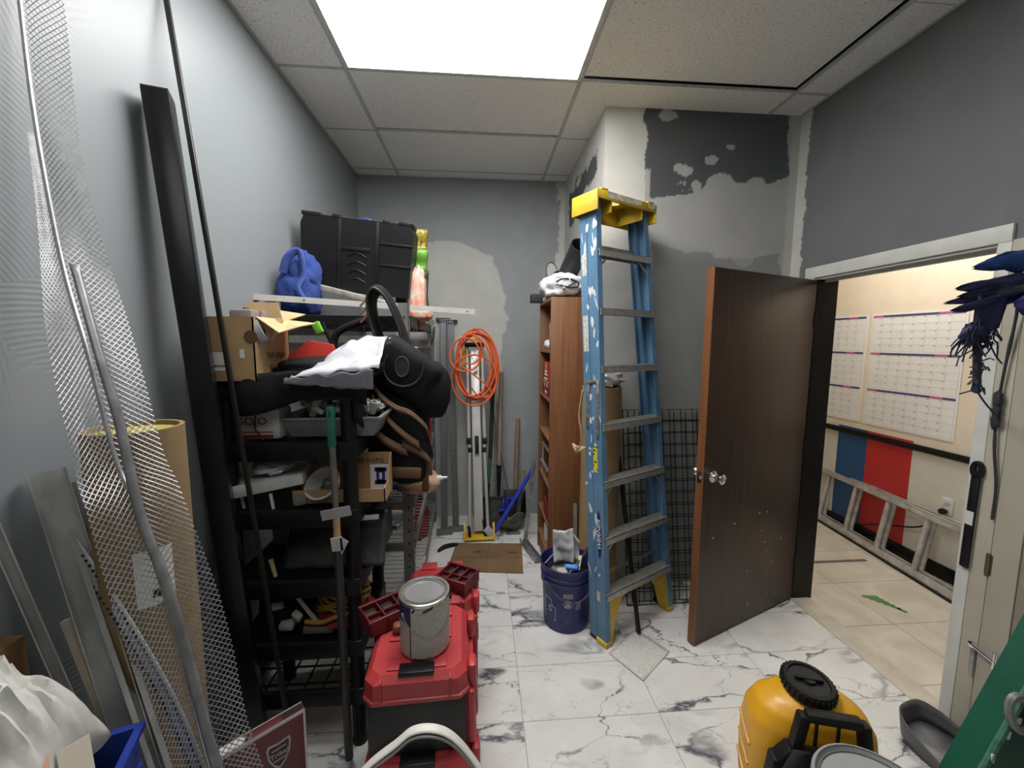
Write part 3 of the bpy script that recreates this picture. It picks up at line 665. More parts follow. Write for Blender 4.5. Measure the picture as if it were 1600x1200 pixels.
def on_bookcase():
    bag = MB().blob((1.60, 2.76, 1.985), (.15, .15, .085), .3, 2.6, 3, 40, -.98, .8)
    wf = mat('white_plastic_bag', (.72, .73, .75), .35, var=.08, bump=.3, bscale=18)
    o = single('plastic_bag', bag, wf, 'crumpled white plastic bag with a black squiggle on top of the bookcase', 'bag', (1.60, 2.76, 1.902), smooth=80)
    ink = mat('black_ink', (.02, .02, .025), .6)
    # the squiggle lies on the bag's front
    P = [(-.085, .012), (-.05, .03), (-.0, .032), (.035, .02), (.06, .004), (.05, -.018), (.0, -.02), (-.05, -.012), (-.085, -.002)]
    def onbag(x, z):
        y = 2.76-.15*(max(0, 1-(abs(x)/.15)**2.6-(abs(z)/.085)**2.6))**.385-.012
        return V((1.60+x, y, 1.985+z))
    MB().tube(smooth_path([onbag(*p) for p in P], 4), .0055, 6).tube(smooth_path([onbag(*p) for p in [(.05, .018), (.01, -.005), (-.04, -.034)]], 4), .0055, 6).build('printed_squiggle', ink, o)
    grey = MB().blob((1.715, 2.72, 1.955), (.055, .09, .054), .35, 3, 8, 28, -.97, .8)
    single('plastic_bag', grey, mat('grey_bag', (.24, .22, .22), .4, var=.2, bump=.3, bscale=20), 'small grey crumpled bag beside the white bag on the bookcase', 'bag', (1.715, 2.72, 1.902), smooth=80)
    # rubber boot lying with its open shaft towards the room
    t = thing('rubber_boot', 'black rubber boot with open shaft pointing up on the bookcase', 'boot', (1.70, 2.86, 1.902))
    rb = mat('black_rubber', (.022, .022, .024), .55, var=.2, bump=.08, bscale=80)
    ax = V((1.672, 2.60, 2.225))-V((1.60, 2.88, 2.0))
    M = frame((1.60, 2.88, 2.0), ax, (0, 0, 1)); L = ax.length
    MB().lathe([(.05, 0), (.062, .02), (.064, L*.5), (.066, L-.03), (.069, L-.03), (.069, L), (.064, L), (.06, L*.5), (.055, .03)], 32, M, cap0=True, cap1=True).build('shaft', rb, t)
    MB().blob((1.60, 2.93, 1.962), (.06, .11, .058), .1, 2, 4, 28, -.98, .8).build('foot', rb, t, smooth=80)
    MB().lim(1.555, 1.66, 2.84, 3.03, 1.902, 1.918, .006).build('sole', rb, t)
    # safety glasses / goggle strap loop and a clamp
    t = thing('goggles', 'clear goggles with grey rim standing behind the white bag', 'goggles', (1.53, 2.86, 1.902))
    M = at((1.53, 2.86, 2.10), PI/2-.2, 0, .35) @ Matrix.Diagonal((.62, 1, 1, 1))
    MB(M).tube([(.072*math.cos(a), .072*math.sin(a), 0) for a in [2*PI*k/28 for k in range(28)]], .006, 8, closed=True).build('rim', mat('grey_rim', (.08, .08, .09), .5), t)
    MB(M).lathe([(.07, -.001), (.07, .001)], 28).build('lens', mat('goggle_lens', (.6, .62, .62), .15, trans=.6, var=.02), t)
    MB().lim(1.50, 1.56, 2.83, 2.89, 1.902, 2.03, .01).build('strap', mat('grey_strap', (.2, .2, .2), .8), t)
    t = thing('spring_clamp', 'black spring clamp between goggles and boot on the bookcase', 'clamp', (1.585, 2.83, 1.902))
    MB().lathe([(.0, -.02), (.036, -.02), (.036, .02), (.0, .02)], 20, at((1.575, 2.86, 2.075), PI/2, 0, .3)).lim(1.56, 1.59, 2.83, 2.89, 1.902, 2.06, .004).build('jaw', black_plastic, t)
    MB().lim(1.592, 1.612, 2.80, 2.83, 1.99, 2.10, .003).lim(1.575, 1.61, 2.805, 2.825, 2.055, 2.075).build('spring_coil', galv, t)
    single('box', MB().lim(1.40+.0, 1.50, 2.965, 3.05, 1.902, 1.962, .003), mat('dark_box', (.02, .02, .022), .7), 'small black box at the far top corner of the bookcase', 'box', (1.45, 3.0, 1.902))
    single('tape_roll', MB().lathe([(.022, 0), (.03, 0), (.03, .025), (.022, .025)], 22, Matrix.Translation((1.5, 2.87, 1.902)), False, False), wf, 'little white roll at the front edge of the bookcase top', 'tape', (1.5, 2.87, 1.902))
    # ---- on the shelves, from the top
    t = thing('jug', 'pink and white plastic jug on the top shelf of the bookcase', 'jug', (1.565, 2.70, 1.56))
    MB().lim(1.50, 1.64, 2.62, 2.78, 1.56, 1.77, .03).build('body', mat('pink_plastic', (.62, .26, .27), .4), t)
    MB().lim(1.497, 1.51, 2.64, 2.72, 1.60, 1.74, .004).build('label', mat('jug_label', (.72, .6, .6), .5), t)
    MB().lathe([(.03, 0), (.03, .025), (.022, .03)], 20, Matrix.Translation((1.57, 2.7, 1.768))).build('cap', mat('red_cap', (.5, .02, .02), .4), t)
    single('crumpled_scrap', MB().blob((1.52, 2.88, 1.595), (.035, .05, .034), .3, 3, 2, 20, -.99), wf, 'small white crumpled lump on the top shelf beside the jug', 'scrap', (1.52, 2.88, 1.561), smooth=80)
    t = thing('cleaner_box', 'red box with yellow and white lettering on the second shelf', 'box', (1.56, 2.78, 1.235))
    rb2 = mat('red_card', (.34, .018, .022), .5, var=.06)
    MB().lim(1.492, 1.64, 2.68, 2.97, 1.235, 1.475, .002).build('carton', rb2, t)
    F = facing((1.4915, 2.825, 1.355), (-1, 0, 0)); yt = mat('letter_yellow', (.75, .55, .03), .5); wt = mat('letter_white', (.75, .74, .7), .5)
    def line(s, z, size, m, wide=1): text('lettering', s, size, m, F @ Matrix.Translation((0, z, .0004)), t, wide=wide)
    line('50', .085, .06, yt); line('DEGREASE', .052, .02, wt); line('TOOL & ENGINE', .03, .017, wt); line('HEAVY DUTY', .0, .022, wt); line('TRUE', -.095, .03, wt, 1.3)
    MB().box((1.4915, 2.825, 1.338), (.001, .24, .008)).build('stripe', yt, t, smooth=0)
    for y in (2.77, 2.87): MB(facing((1.4913, y, 1.312), (-1, 0, 0))).lathe([(.0, 0), (.016, 0), (.016, .0008), (0, .0008)], 20).build('pictogram', wt, t, smooth=0)
    single('lumpy_tool', MB().blob((1.56, 2.70, 1.075), (.065, .08, .108), .25, 3, 11, 24, -.99, .7), rb, 'dark lumpy tool on the third shelf of the bookcase', 'tool', (1.56, 2.70, .968), smooth=80)
    t = thing('metal_stand', 'light grey metal angle frame on the fourth shelf', 'bracket', (1.54, 2.78, .64))
    MB().bar((1.50, 2.62, .86), (1.50, 2.99, .86), .02, .004).bar((1.49, 2.66, .73), (1.49, 2.97, .73), .02, .004).build('arm', alum, t)
    MB().bar((1.50, 2.64, .64), (1.52, 2.80, .86), .012, .004).bar((1.50, 2.97, .64), (1.50, 2.97, .86), .012, .004).build('leg', alum, t)
    t = thing('canister', 'dark red canister with orange cap on the fifth shelf', 'canister', (1.55, 2.72, .36))
    MB().lim(1.49, 1.62, 2.62, 2.86, .36, .485, .012).build('body', mat('dark_red', (.22, .014, .016), .45), t)
    MB().lathe([(.055, 0), (.055, .03), (.03, .06), (.03, .07)], 24, Matrix.Translation((1.55, 2.74, .484))).build('neck', black_plastic, t)
    MB().lathe([(.03, 0), (.03, .02), (.018, .035), (0, .038)], 20, Matrix.Translation((1.55, 2.74, .553)), cap1=False).build('cap', mat('orange_cap', (.78, .13, .06), .4), t)
    t = thing('bottle', 'white plastic bottle lying low in the bookcase', 'bottle', (1.55, 2.8, .151))
    MB().lathe([(.0, 0), (.05, 0), (.055, .02), (.055, .12), (.02, .16), (.02, .17)], 24, Matrix.Translation((1.55, 2.84, .151))).build('body', wf, t)
    MB().lathe([(.022, 0), (.022, .025)], 20, Matrix.Translation((1.55, 2.84, .318))).build('cap', mat('grey_cap', (.2, .2, .22), .5), t)
    single('rag', MB().blob((1.56, 2.68, .195), (.06, .075, .046), .35, 3, 6, 24, -.96), wf, 'white crumpled rag beside the bottle at the bottom of the bookcase', 'rag', (1.56, 2.68, .152), smooth=80)
on_bookcase()

def paper_roll():
    c = (1.758, 2.366); r = .116; h = 1.35
    t = thing('cardboard_roll', 'tall tan cardboard roll standing behind the blue ladder', 'roll', (c[0], c[1], 0))
    kraft = mat('kraft_tan', (.36, .235, .11), .8, var=.06, scale=4)
    MB().lathe([(r, 0), (r, h), (r-.012, h), (r-.012, h-.05)], 48, Matrix.Translation((c[0], c[1], 0))).build('tube', kraft, t)
    MB().lathe([(r-.012, h-.012), (r-.012, h-.006)], 40, Matrix.Translation((c[0], c[1], 0))).build('end_disc', mat('kraft_pale', (.55, .42, .25), .8), t)
    # torn strip hanging from the top edge
    st = MB(); P = [(1.625, 2.29, 1.34), (1.60, 2.27, 1.2), (1.612, 2.255, 1.08), (1.60, 2.25, 1.0)]
    sp = smooth_path(P, 5)
    st.grid(lambda u, v: sp[round(u*15)]+V((.012*(v-.5), .012*(v-.5), 0))*(1.5-u), 15, 1)
    st.grid(lambda u, v: V((1.56+.09*u, 2.262-.014*math.sin(u*9)-.006*v, 1.02-.02*u+.03*abs(u-.5)-.05*v*(.5+.5*math.sin(u*5)))), 10, 3)
    st.build('torn_strip', mat('torn_paper', (.62, .45, .26), .8), t, solid=.0015)
    foil = MB().blob((c[0]+.04, c[1], h+.045), (.085, .075, .05), .4, 3.2, 5, 28, -.92)
    single('plastic_wrap', foil, mat('clear_wrap', (.62, .62, .62), .18, .3, var=.2, bump=.5, bscale=30), 'crumpled clear plastic wrap on top of the tan roll', 'wrap', (c[0]+.04, c[1], h+.001), smooth=80)
paper_roll()

def grid_panel(dx, dy, label):
    t = thing('grid_panel', label, 'grid panel', (2.22+dx, 2.26+dy, 0))
    a = .165; W, Hh = .61, 1.2; M = at((1.925+dx, 2.265+dy, 0.006), -a, 0, 0); mb = MB(M); fr = MB(M)
    # local: x across, z up
    for i in range(1, 8): mb.tube([(W*i/8, 0, 0), (W*i/8, 0, Hh)], .0026, 6)
    for j in range(1, 16): mb.tube([(0, .004, Hh*j/16), (W, .004, Hh*j/16)], .0026, 6)
    fr.tube([(0, 0, 0), (W, 0, 0), (W, 0, Hh), (0, 0, Hh)], .004, 8, closed=True)
    fr.build('frame', black_metal, t); mb.build('wires', black_metal, t)
grid_panel(0, 0, 'black wire grid panel leaning behind the open door, nearer of two')
grid_panel(.045, .032, 'black wire grid panel leaning behind the open door, nearer the wall')
single('metal_bar', MB().bar((1.90, 2.02, .012), (1.895, 2.42, .9), .025, .02, (1, 0, 0), .003), black_metal, 'thin black bar leaning beside the cardboard roll', 'bar', (1.90, 2.02, 0))
single('metal_strip', MB().bar((1.655, 2.50, .005), (1.655, 2.55, .545), .024, .006, (0, 1, 0)), mat('dull_strip', (.3, .27, .25), .6, .3), 'short dull metal strip leaning on the end of the bookcase', 'strip', (1.655, 2.51, 0))

def bucket():
    c = V((1.522, 2.178, 0)); M = Matrix.Translation(c)
    t = thing('bucket', 'dark blue plastic bucket full of odds and ends beside the blue ladder', 'bucket', tuple(c))
    bl = mat('bucket_blue', (.014, .018, .115), .38, var=.12)
    prof = [(.0, 0), (.122, 0), (.128, .006), (.138, .26), (.1385, .275), (.146, .278), (.147, .290), (.141, .293), (.142, .305), (.149, .308), (.149, .318), (.143, .321), (.144, .35), (.152, .353), (.153, .37), (.147, .372), (.143, .365), (.126, .02), (.0, .02)]
    MB(M).lathe(prof, 48, None, False, False).build('pail', bl, t)
    hp = [c+V((.150*math.cos(a), .150*math.sin(a)*1, .30-.10*math.sin(q*PI))) for q, a in [(k/24, PI*1.12+PI*.85*k/24) for k in range(25)]]
    MB().tube(hp, .0018, 8).build('handle', mat('handle_wire', (.16, .16, .22), .4, .5), t)
    for p in (hp[0], hp[-1]): MB().lathe([(.0, -.01), (.018, -.01), (.018, .01), (0, .01)], 16, frame(p, p-c-V((0, 0, p.z)))).build('ear', bl, t)
    wl = mat('bucket_print', (.34, .35, .42), .5)
    def curved(a0, a1, z0, z1, m, nm):
        R = lambda z: .1286+.0095*(z/.26)+.0006
        return MB().grid(lambda u, v: c+V((R(z0+(z1-z0)*v)*math.cos(a0+(a1-a0)*u), R(z0+(z1-z0)*v)*math.sin(a0+(a1-a0)*u), z0+(z1-z0)*v)), 10, 2).build(nm, m, t)
    f = -PI/2-.17
    pl = printed('bucket_label', (.12, .125, .19), (.33, .34, .40), sx=150, sz=90, axis='XZ', cover=.55)
    curved(f-.16, f+.24, .215, .245, pl, 'printed_label'); curved(f-.16, f+.24, .055, .145, printed('bucket_label_dim', (.02, .024, .12), (.09, .095, .18), sx=140, sz=90, axis='XZ'), 'printed_label')
    curved(f+.36, f+.60, .145, .195, printed('bucket_small_label', (.2, .205, .26), (.02, .02, .1), sx=200, sz=200, axis='XZ'), 'printed_label')
    # round print of a hand emblem
    rp = MB()
    def cyl(a, z, k=.0008): R = .1286+.0095*(z/.26)+k; return c+V((R*math.cos(a), R*math.sin(a), z))
    rp.tube([cyl(f+.04+.17*math.cos(q), .18+.023*math.sin(q)) for q in [2*PI*k/28 for k in range(28)]], .002, 5, closed=True)
    for q in range(5): rp.tube([cyl(f+.04-.09+.045*q, .165), cyl(f+.04-.07+.035*q, .192)], .0025, 5)
    rp.tube([cyl(f-.08, .17), cyl(f+.14, .172)], .004, 5)
    # house shaped outline with a dollar like mark at the left
    g = f-.75
    rp.tube([cyl(g+a, z) for a, z in ((-.3, .07), (.26, .07), (.26, .145), (.1, .152), (.05, .185), (-.1, .19), (-.3, .19))], .0022, 5, closed=True)
    rp.build('emblem', wl, t)
    text('lettering', 'S', .05, wl, facing(cyl(g, .13), V((math.cos(g), math.sin(g), 0))), t, wide=1.4)
    # contents
    dk = mat('tool_black', (.014, .014, .015), .45, var=.2)
    single('tool_pouch', MB().blob(c+V((0, 0, .285)), (.128, .128, .06), .35, 3.5, 5, 32), dk, 'black tools heaped in the blue bucket', 'tools', tuple(c+V((0, 0, .23))), smooth=60)
    t2 = thing('marker_pack', 'bright blue packet lying in the bucket', 'packet', tuple(c+V((.0, -.06, .34))))
    mm = at(c+V((.012, -.062, .356)), .25, -.2, -.55)
    MB(mm).box((0, 0, 0), (.085, .034, .018), None, .004).build('packet', mat('packet_blue', (.03, .22, .62), .35), t2)
    text('lettering', 'MAX', .02, wt_ if False else mat('letter_white2', (.7, .72, .75), .5), mm @ Matrix.Translation((0, 0, .0095)), t2, wide=1.3)
    single('tape_measure', MB(at(c+V((-.045, -.085, .345)), .2, .1, .3)).box((0, 0, 0), (.06, .05, .03), None, .012), mat('cream_plastic', (.5, .47, .4), .4), 'cream coloured rounded tape measure at the front of the bucket', 'tape measure', tuple(c+V((-.045, -.085, .33))))
    single('scraper', MB().bar(c+V((-.02, -.1, .33)), c+V((.14, .03, .42)), .022, .012, (0, 0, 1), .004), dk, 'black tool handle poking over the rim of the bucket', 'tool', tuple(c+V((0, -.08, .33))))
    single('putty_knife', MB().bar(c+V((.05, -.07, .34)), c+V((.075, -.02, .40)), .02, .006, (0, 0, 1), .002), mat('putty_wood', (.5, .4, .25), .5), 'cream handled putty knife standing in the bucket', 'knife', tuple(c+V((.05, -.07, .335))))
    rod = MB().tube([c+V((-.13, -.02, .36)), c+V((-.04, .06, .40))], .004, 8)
    single('rod', rod, galv, 'thin grey rod across the left rim of the bucket', 'rod', tuple(c+V((-.1, 0, .35))))
    # the zip bag standing up in the bucket
    q0 = c+V((-.075, .0, .35))
    zb = MB(); zb.grid(lambda u, v: q0+V((.115*u, .02*math.sin(u*4+v*3)+.012*noise.noise(V((u*4, v*5, 1)))+.03*v, .185*v)), 12, 14)
    single('zip_bag', zb, mat('clear_zip_bag', (.55, .56, .58), .2, var=.2, scale=8, bump=.5, bscale=25, stretch=(1, 1, .3)), 'clear plastic zip bag standing up in the blue bucket', 'bag', tuple(q0), solid=.012)
    zc = MB(); zc.grid(lambda u, v: q0+V((.115+.04*u, .03+.02*math.sin(v*3)-.02*u, .16*v*(1-.3*u))), 5, 8)
    single('zip_bag', zc, MATS['clear_zip_bag'], 'narrow clear plastic sleeve behind the zip bag in the bucket', 'bag', tuple(q0+V((.13, .03, 0))), solid=.006)
bucket()

def floor_bits():
    pm = printed('newsprint', (.62, .62, .58), (.34, .34, .33), sx=300, sz=130, axis='XY', cover=.5)
    A, B, C_, D = V((1.692, 1.90, .004)), V((1.80, 1.716, .003)), V((2.012, 1.884, .003)), V((1.90, 2.065, .004))
    mb = MB(); mb.grid(lambda u, v: (A*(1-u)+D*u)*(1-v)+(B*(1-u)+C_*u)*v+V((0, 0, .004*math.sin(u*3+v*2)**2)), 8, 8)
    single('newspaper_sheet', mb, pm, 'printed sheet of paper on the floor under the foot of the blue ladder', 'paper', (1.85, 1.89, .002), solid=.0012)
    t = thing('cardboard_mat', 'flat brown cardboard with creases on the tile floor', 'cardboard', (1.06, 2.88, 0))
    cb = mat('brown_card', (.205, .125, .06), .85, scale=5, c2=(.135, .08, .038), bump=.1, bscale=90)
    P = [(.786, 2.72), (1.06, 2.685), (1.322, 2.652), (1.353, 3.065), (1.09, 3.09), (.83, 3.112)]
    MB().prism([P[0], P[1], P[4], P[5]], .006, off=.001).prism([P[1], P[2], P[3], P[4]], .006, off=.0012).build('sheet', cb, t, smooth=0)
    cr = mat('card_crease', (.10, .06, .03), .9)
    MB().bar((1.06, 2.69, .0075), (1.09, 3.085, .0075), .004, .001).bar((.81, 2.9, .0075), (1.335, 2.85, .0075), .003, .001).build('crease', cr, t, smooth=0)
    MB().box((1.27, 2.93, .0075), (.07, .014, .001)).box((1.0, 2.96, .0075), (.05, .02, .001)).build('stencil_mark', mat('stencil', (.04, .03, .02), .8), t, smooth=0)
    g = MB().tube(smooth_path([(.70, 2.98, .016), (.735, 3.03, .02), (.79, 3.06, .018), (.845, 3.075, .014)], 5), [.012+.012*math.sin(min(1, k/15)*PI)**.5 for k in range(16)], 10, flat=.6)
    single('cloth_scrap', g, mat('black_cloth', (.012, .012, .013), .85, bump=.2, bscale=100), 'black scrap of cloth on the floor beside the brown cardboard', 'cloth', (.77, 3.03, 0))
floor_bits()

def hallway():
    grid = mat('calendar_paper', (.76, .755, .74), .5, var=.03)
    ink = mat('calendar_grid', (.58, .58, .64), .6); nav = mat('calendar_navy', (.07, .075, .20), .5); pink = mat('calendar_pink', (.58, .12, .30), .5)
    mag = mat('numbers_grey', (.36, .36, .42), .6)
    def calendar(y0, y1, label):
        z0, z1 = .955, 1.845; x = HW-.004
        t = thing('wall_calendar', label, 'calendar', (HW, (y0+y1)/2, z0))
        mb = MB(); mb.lim(x-.001, HW-.0005, y0, y1, z0, z1); mb.build('sheet', grid, t, smooth=0)
        W = y1-y0; months = 3; mh = (z1-z0)/3-.004; L = MB(); nums = MB(); bars = MB(); pk = MB()
        for k in range(3):
            zt = z1-.012-k*mh
            cw = (W-.03)/8
            for c_ in range(8):
                ya = y1-.015-c_*cw
                if c_ in (0, 6): MB().lim(x-.0022, x-.001, ya-cw, ya, zt-.016, zt).build('weekend_bar', pink, t, smooth=0)
            MB().lim(x-.0018, x-.001, y0+.015, y1-.015, zt-.016, zt).build('month_bar', nav, t, smooth=0)
            rows = 5; rh = (mh-.03)/rows
            for r in range(rows+1): L.lim(x-.0018, x-.001, y0+.015, y1-.015, zt-.018-r*rh-.0008, zt-.018-r*rh+.0008)
            for c_ in range(9): L.lim(x-.0018, x-.001, y1-.015-c_*cw-.0008, y1-.015-c_*cw+.0008, zt-.018-rows*rh, zt-.016)
            for r in range(rows):
                for c_ in range(7): nums.lim(x-.002, x-.001, y1-.015-c_*cw-cw*.95+.004, y1-.015-c_*cw-cw*.84+.004, zt-.018-r*rh-.012, zt-.018-r*rh-.004)
        L.build('grid_lines', ink, t, smooth=0)['kind'] = 'stuff'; nums.build('day_numbers', mag, t, smooth=0)['kind'] = 'stuff'
    calendar(2.42, 3.075, 'large white wall calendar in the hallway, the one fully seen through the doorway')
    calendar(3.11, 3.765, 'large white wall calendar in the hallway, partly hidden by the black door jamb')
    # outlet with a plug and a cable
    t = thing('wall_outlet', 'white wall outlet low on the hallway wall', 'outlet', (HW, 2.41, .50))
    MB().lim(HW-.007, HW-.0005, 2.375, 2.445, .45, .57, .003).build('cover_plate', mat('outlet_white', (.7, .69, .65), .4), t)
    MB().lim(HW-.009, HW-.006, 2.393, 2.427, .52, .555, .002).lim(HW-.009, HW-.006, 2.393, 2.427, .465, .50, .002).build('socket', mat('socket_white', (.6, .6, .56), .4), t)
    t = thing('power_plug', 'black plug and cable hanging from the hallway outlet', 'cable', (HW-.03, 2.41, .48))
    MB().lathe([(.0, 0), (.018, 0), (.02, .02), (.012, .04), (0, .04)], 16, frame((HW-.05, 2.41, .48), (1, 0, 0))).build('plug', black_plastic, t)
    MB().tube(smooth_path([(HW-.05, 2.41, .48), (HW-.06, 2.44, .40), (HW-.05, 2.55, .30), (HW-.04, 2.80, .20), (HW-.03, 3.1, .06)], 6), .006, 8).build('cable', black_plastic, t)
    # extension ladder lying on its edge along the wall
    t = thing('extension_ladder', 'long aluminium extension ladder lying on its side in the hallway', 'ladder', (4.02, 2.8, 0))
    old = mat('dull_aluminium', (.62, .61, .59), .45, .45, var=.22, scale=14)
    a = math.atan2(4.12-3.955, 3.495-2.05); M = Matrix.Translation((3.955, 2.05, 0)) @ Matrix.Rotation(-a, 4, 'Z') @ Matrix.Rotation(.16, 4, 'Y')
    def sect(xo, y0, y1, zo, nm):
        for z in (zo+.014, zo+.43):
            MB(M).lim(xo, xo+.006, y0, y1, z-.014, z+.03).lim(xo, xo+.026, y0, y1, z-.014, z-.009).lim(xo, xo+.026, y0, y1, z+.025, z+.03).build(nm, old, t, smooth=0)
        k = math.ceil(y0/.305)
        while k*.305 < y1-.05:
            MB(M).lathe([(.017, zo+.03), (.017, zo+.43)], 14, Matrix.Translation((xo+.018, k*.305+.08, 0))).build('rung', old, t)
            k += 1
    MB(M).lim(-.014, .03, -.9, 2.3, -.0, .012).build('bottom_strip', black_plastic, t, smooth=0)  # flat black strip along the ladder's lower edge
    sect(.0, -.9, 2.3, .012, 'rail'); sect(.045, -.7, 2.1, .02, 'fly_rail')
    MB(M).lim(.004, .07, -.93, -.9, 0, .07, .004).build('foot', black_plastic, t)
    MB().lim(3.9, 3.935, 1.2, 2.35, 0, .02).build('black_edge', black_plastic, None) if False else None
    # green scrap on the hall floor
    lf = MB(); 
    for k in range(6): lf.bar((3.47+.02*k, 2.25-.025*k, .003), (3.56+.006*k, 2.235-.03*k, .003), .022, .002, (0, 0, 1))
    single('painters_tape', lf, mat('green_tape', (.10, .26, .08), .6), 'torn scrap of green tape on the hallway floor', 'scrap', (3.54, 2.17, .001))
    # black tool handle hanging on the near casing
    t = thing('squeegee', 'black handled tool hanging on the near door casing', 'tool', (2.978, 1.405, .74))
    MB().bar((2.976, 1.397, 1.10), (2.976, 1.40, .72), .030, .012, (1, 0, 0), .005).build('shaft', black_plastic, t)
    M3 = facing((2.970, 1.397, 1.125), (-1, 0, 0))
    o_, i_ = [], []
    for k in range(28):
        q = 2*PI*k/28; o_.append((.021*math.cos(q), .035*math.sin(q))); i_.append((.0065*math.cos(q), .016*math.sin(q)+.006))
    MB(M3).ring_prism(o_, i_, .012, None, -.012).build('grip_loop', black_plastic, t)
    MB().bar((2.9695, 1.3985, .955), (2.9695, 1.399, .90), .026, .001, (1, 0, 0)).build('sticker', white_paint, t)
hallway()
# ================================================================== along the back wall
def cord_coil():
    t = thing('cord_coil', 'coiled orange extension cord hanging on the folded aluminium stand', 'cord', (.985, 3.40, 1.10))
    m = mat('orange_cord', (.75, .13, .035), .45, var=.06)
    rng = random.Random(7)
    def loop(cx, cz, rx, rz, y, n=40, wob=.02, a0=PI/2, turns=1.0):
        out = []
        ph = rng.uniform(0, 6)
        for i in range(int(n*turns)+1):
            a = a0+2*PI*i/n; k = 1+wob*math.sin(3*a+ph)
            out.append(V((cx+rx*math.cos(a)*k, y+.012*math.sin(2*a+ph), cz+rz*math.sin(a)*k)))
        return out
    P = []
    specs = [(.985, 1.43, .150, .275), (.99, 1.42, .165, .285), (1.0, 1.40, .17, .27), (.98, 1.43, .14, .26), (1.005, 1.42, .175, .29), (.97, 1.41, .15, .25), (1.0, 1.43, .16, .27)]
    for i, (cx, cz, rx, rz) in enumerate(specs): P += loop(cx, cz, rx, rz, 3.375-.008*i, wob=.035)
    MB().tube(P, .0078, 7).build('coil', m, t)
    for cx, cz, rx, rz, y, nm in ((.905, 1.505, .125, .135, 3.31, 'loose_loop'), (.975, 1.30, .185, .21, 3.315, 'loose_loop'), (.95, 1.55, .09, .12, 3.32, 'loose_loop')):
        MB().tube(loop(cx, cz, rx, rz, y, wob=.02), .0078, 7).build(nm, m, t)
    MB().tube(smooth_path([(.85, 3.315, 1.43), (.95, 3.31, 1.36), (1.06, 3.31, 1.27), (1.12, 3.32, 1.18), (1.02, 3.32, 1.16), (.95, 3.315, 1.24)], 6), .0065, 7).build('loose_end', m, t)
cord_coil()
def folding_stand():
    t = thing('folding_stand', 'folded aluminium stand with yellow foot leaning on the back wall', 'stand', (1.01, 3.2, 0))
    wh = mat('pale_aluminium', (.72, .72, .71), .35, .55, var=.06, scale=6, stretch=(1, 1, .3)); yel = MATS['yellow_plastic']
    b0, b1 = V((1.012, 3.19, .03)), V((.975, 3.55, 1.66)); d = (b1-b0)
    def p(k, x=0, y=0): return b0+d*k+V((x, y, 0))
    c = MB()
    c.bar(p(.02), p(.93), .075, .022, (0, 1, 0), .004)
    for x in (-.03, -.018, -.006, .006, .018, .03): c.bar(p(.02, x, -.013), p(.93, x, -.013), .005, .004, (0, 1, 0))
    c.build('centre_panel', wh, t)
    for s in (-1, 1):
        MB().tube([p(.03, s*.075, -.01), p(.46, s*.062, -.01)], .014, 12).build('lower_tube', wh, t)
        MB().tube([p(.44, s*.066, -.012), p(.96, s*.064, -.012)], .0165, 12).build('upper_tube', wh, t)
        MB().bar(p(.445, s*.066, -.012), p(.478, s*.066, -.012), .042, .042, (0, 1, 0), .006).build('clamp', black_plastic, t)
        MB().bar(p(.405, s*.058, -.012), p(.43, s*.058, -.012), .036, .036, (0, 1, 0), .006).build('clamp', black_plastic, t)
        MB().bar(p(.43, s*.062, -.012), p(.446, s*.064, -.012), .016, .016).build('tube_neck', chrome, t)
    MB().bar(p(.40, 0, -.03), p(.49, 0, -.03), .032, .03, (0, 1, 0), .006).build('latch', black_plastic, t)
    # yellow foot: a tray with raised ends
    M = at((1.012, 3.19, 0.0), 0, 0, .04)
    f = MB(M).lim(-.12, .12, -.07, .07, .012, .03, .006)
    for s in (-1, 1): f.prism([(-.07, 0), (.07, 0), (.05, .09), (-.02, .13), (-.05, .10)], .014, Matrix.Translation((s*.118-.007, 0, .012)) @ plate((0, 1, 0), (0, 0, 1), (1, 0, 0)))
    f.build('foot_tray', yel, t)
    MB(M).lim(-.11, -.05, -.04, .05, 0, .012, .003).lim(.05, .11, -.04, .05, 0, .012, .003).build('rubber_pad', black_plastic, t)
    MB(M).bar((.05, -.03, .03), (.035, -.02, .17), .02, .012, (0, 1, 0), .003).bar((-.075, -.04, .03), (-.085, -.03, .12), .022, .014, (0, 1, 0), .003).build('locking_lever', black_plastic, t)
    h = MB().bar(p(.955, -.085, -.02), p(.955, .085, -.02), .06, .04, (0, 0, 1), .008); h.build('head', black_plastic, t)
    MB().bar(p(.985, -.06, -.035), p(.985, .05, -.035), .025, .03, (0, 0, 1), .006).bar(p(.85, -.1, -.03), p(.96, -.085, -.03), .03, .012, (0, 1, 0), .004).build('head_grip', yel, t)
    wr = MB(); M2 = facing(p(.87, .0, -.055), (0, -1, .2))
    wr.prism([(-.03, .06), (-.012, .02), (-.02, -.09), (.02, -.09), (.012, .02), (.03, .06), (.02, .085), (.008, .06), (-.008, .06), (-.02, .085)], .006, M2)
    wr.build('bracket', mat('bright_zinc', (.78, .78, .78), .25, .7), t, smooth=0)
folding_stand()
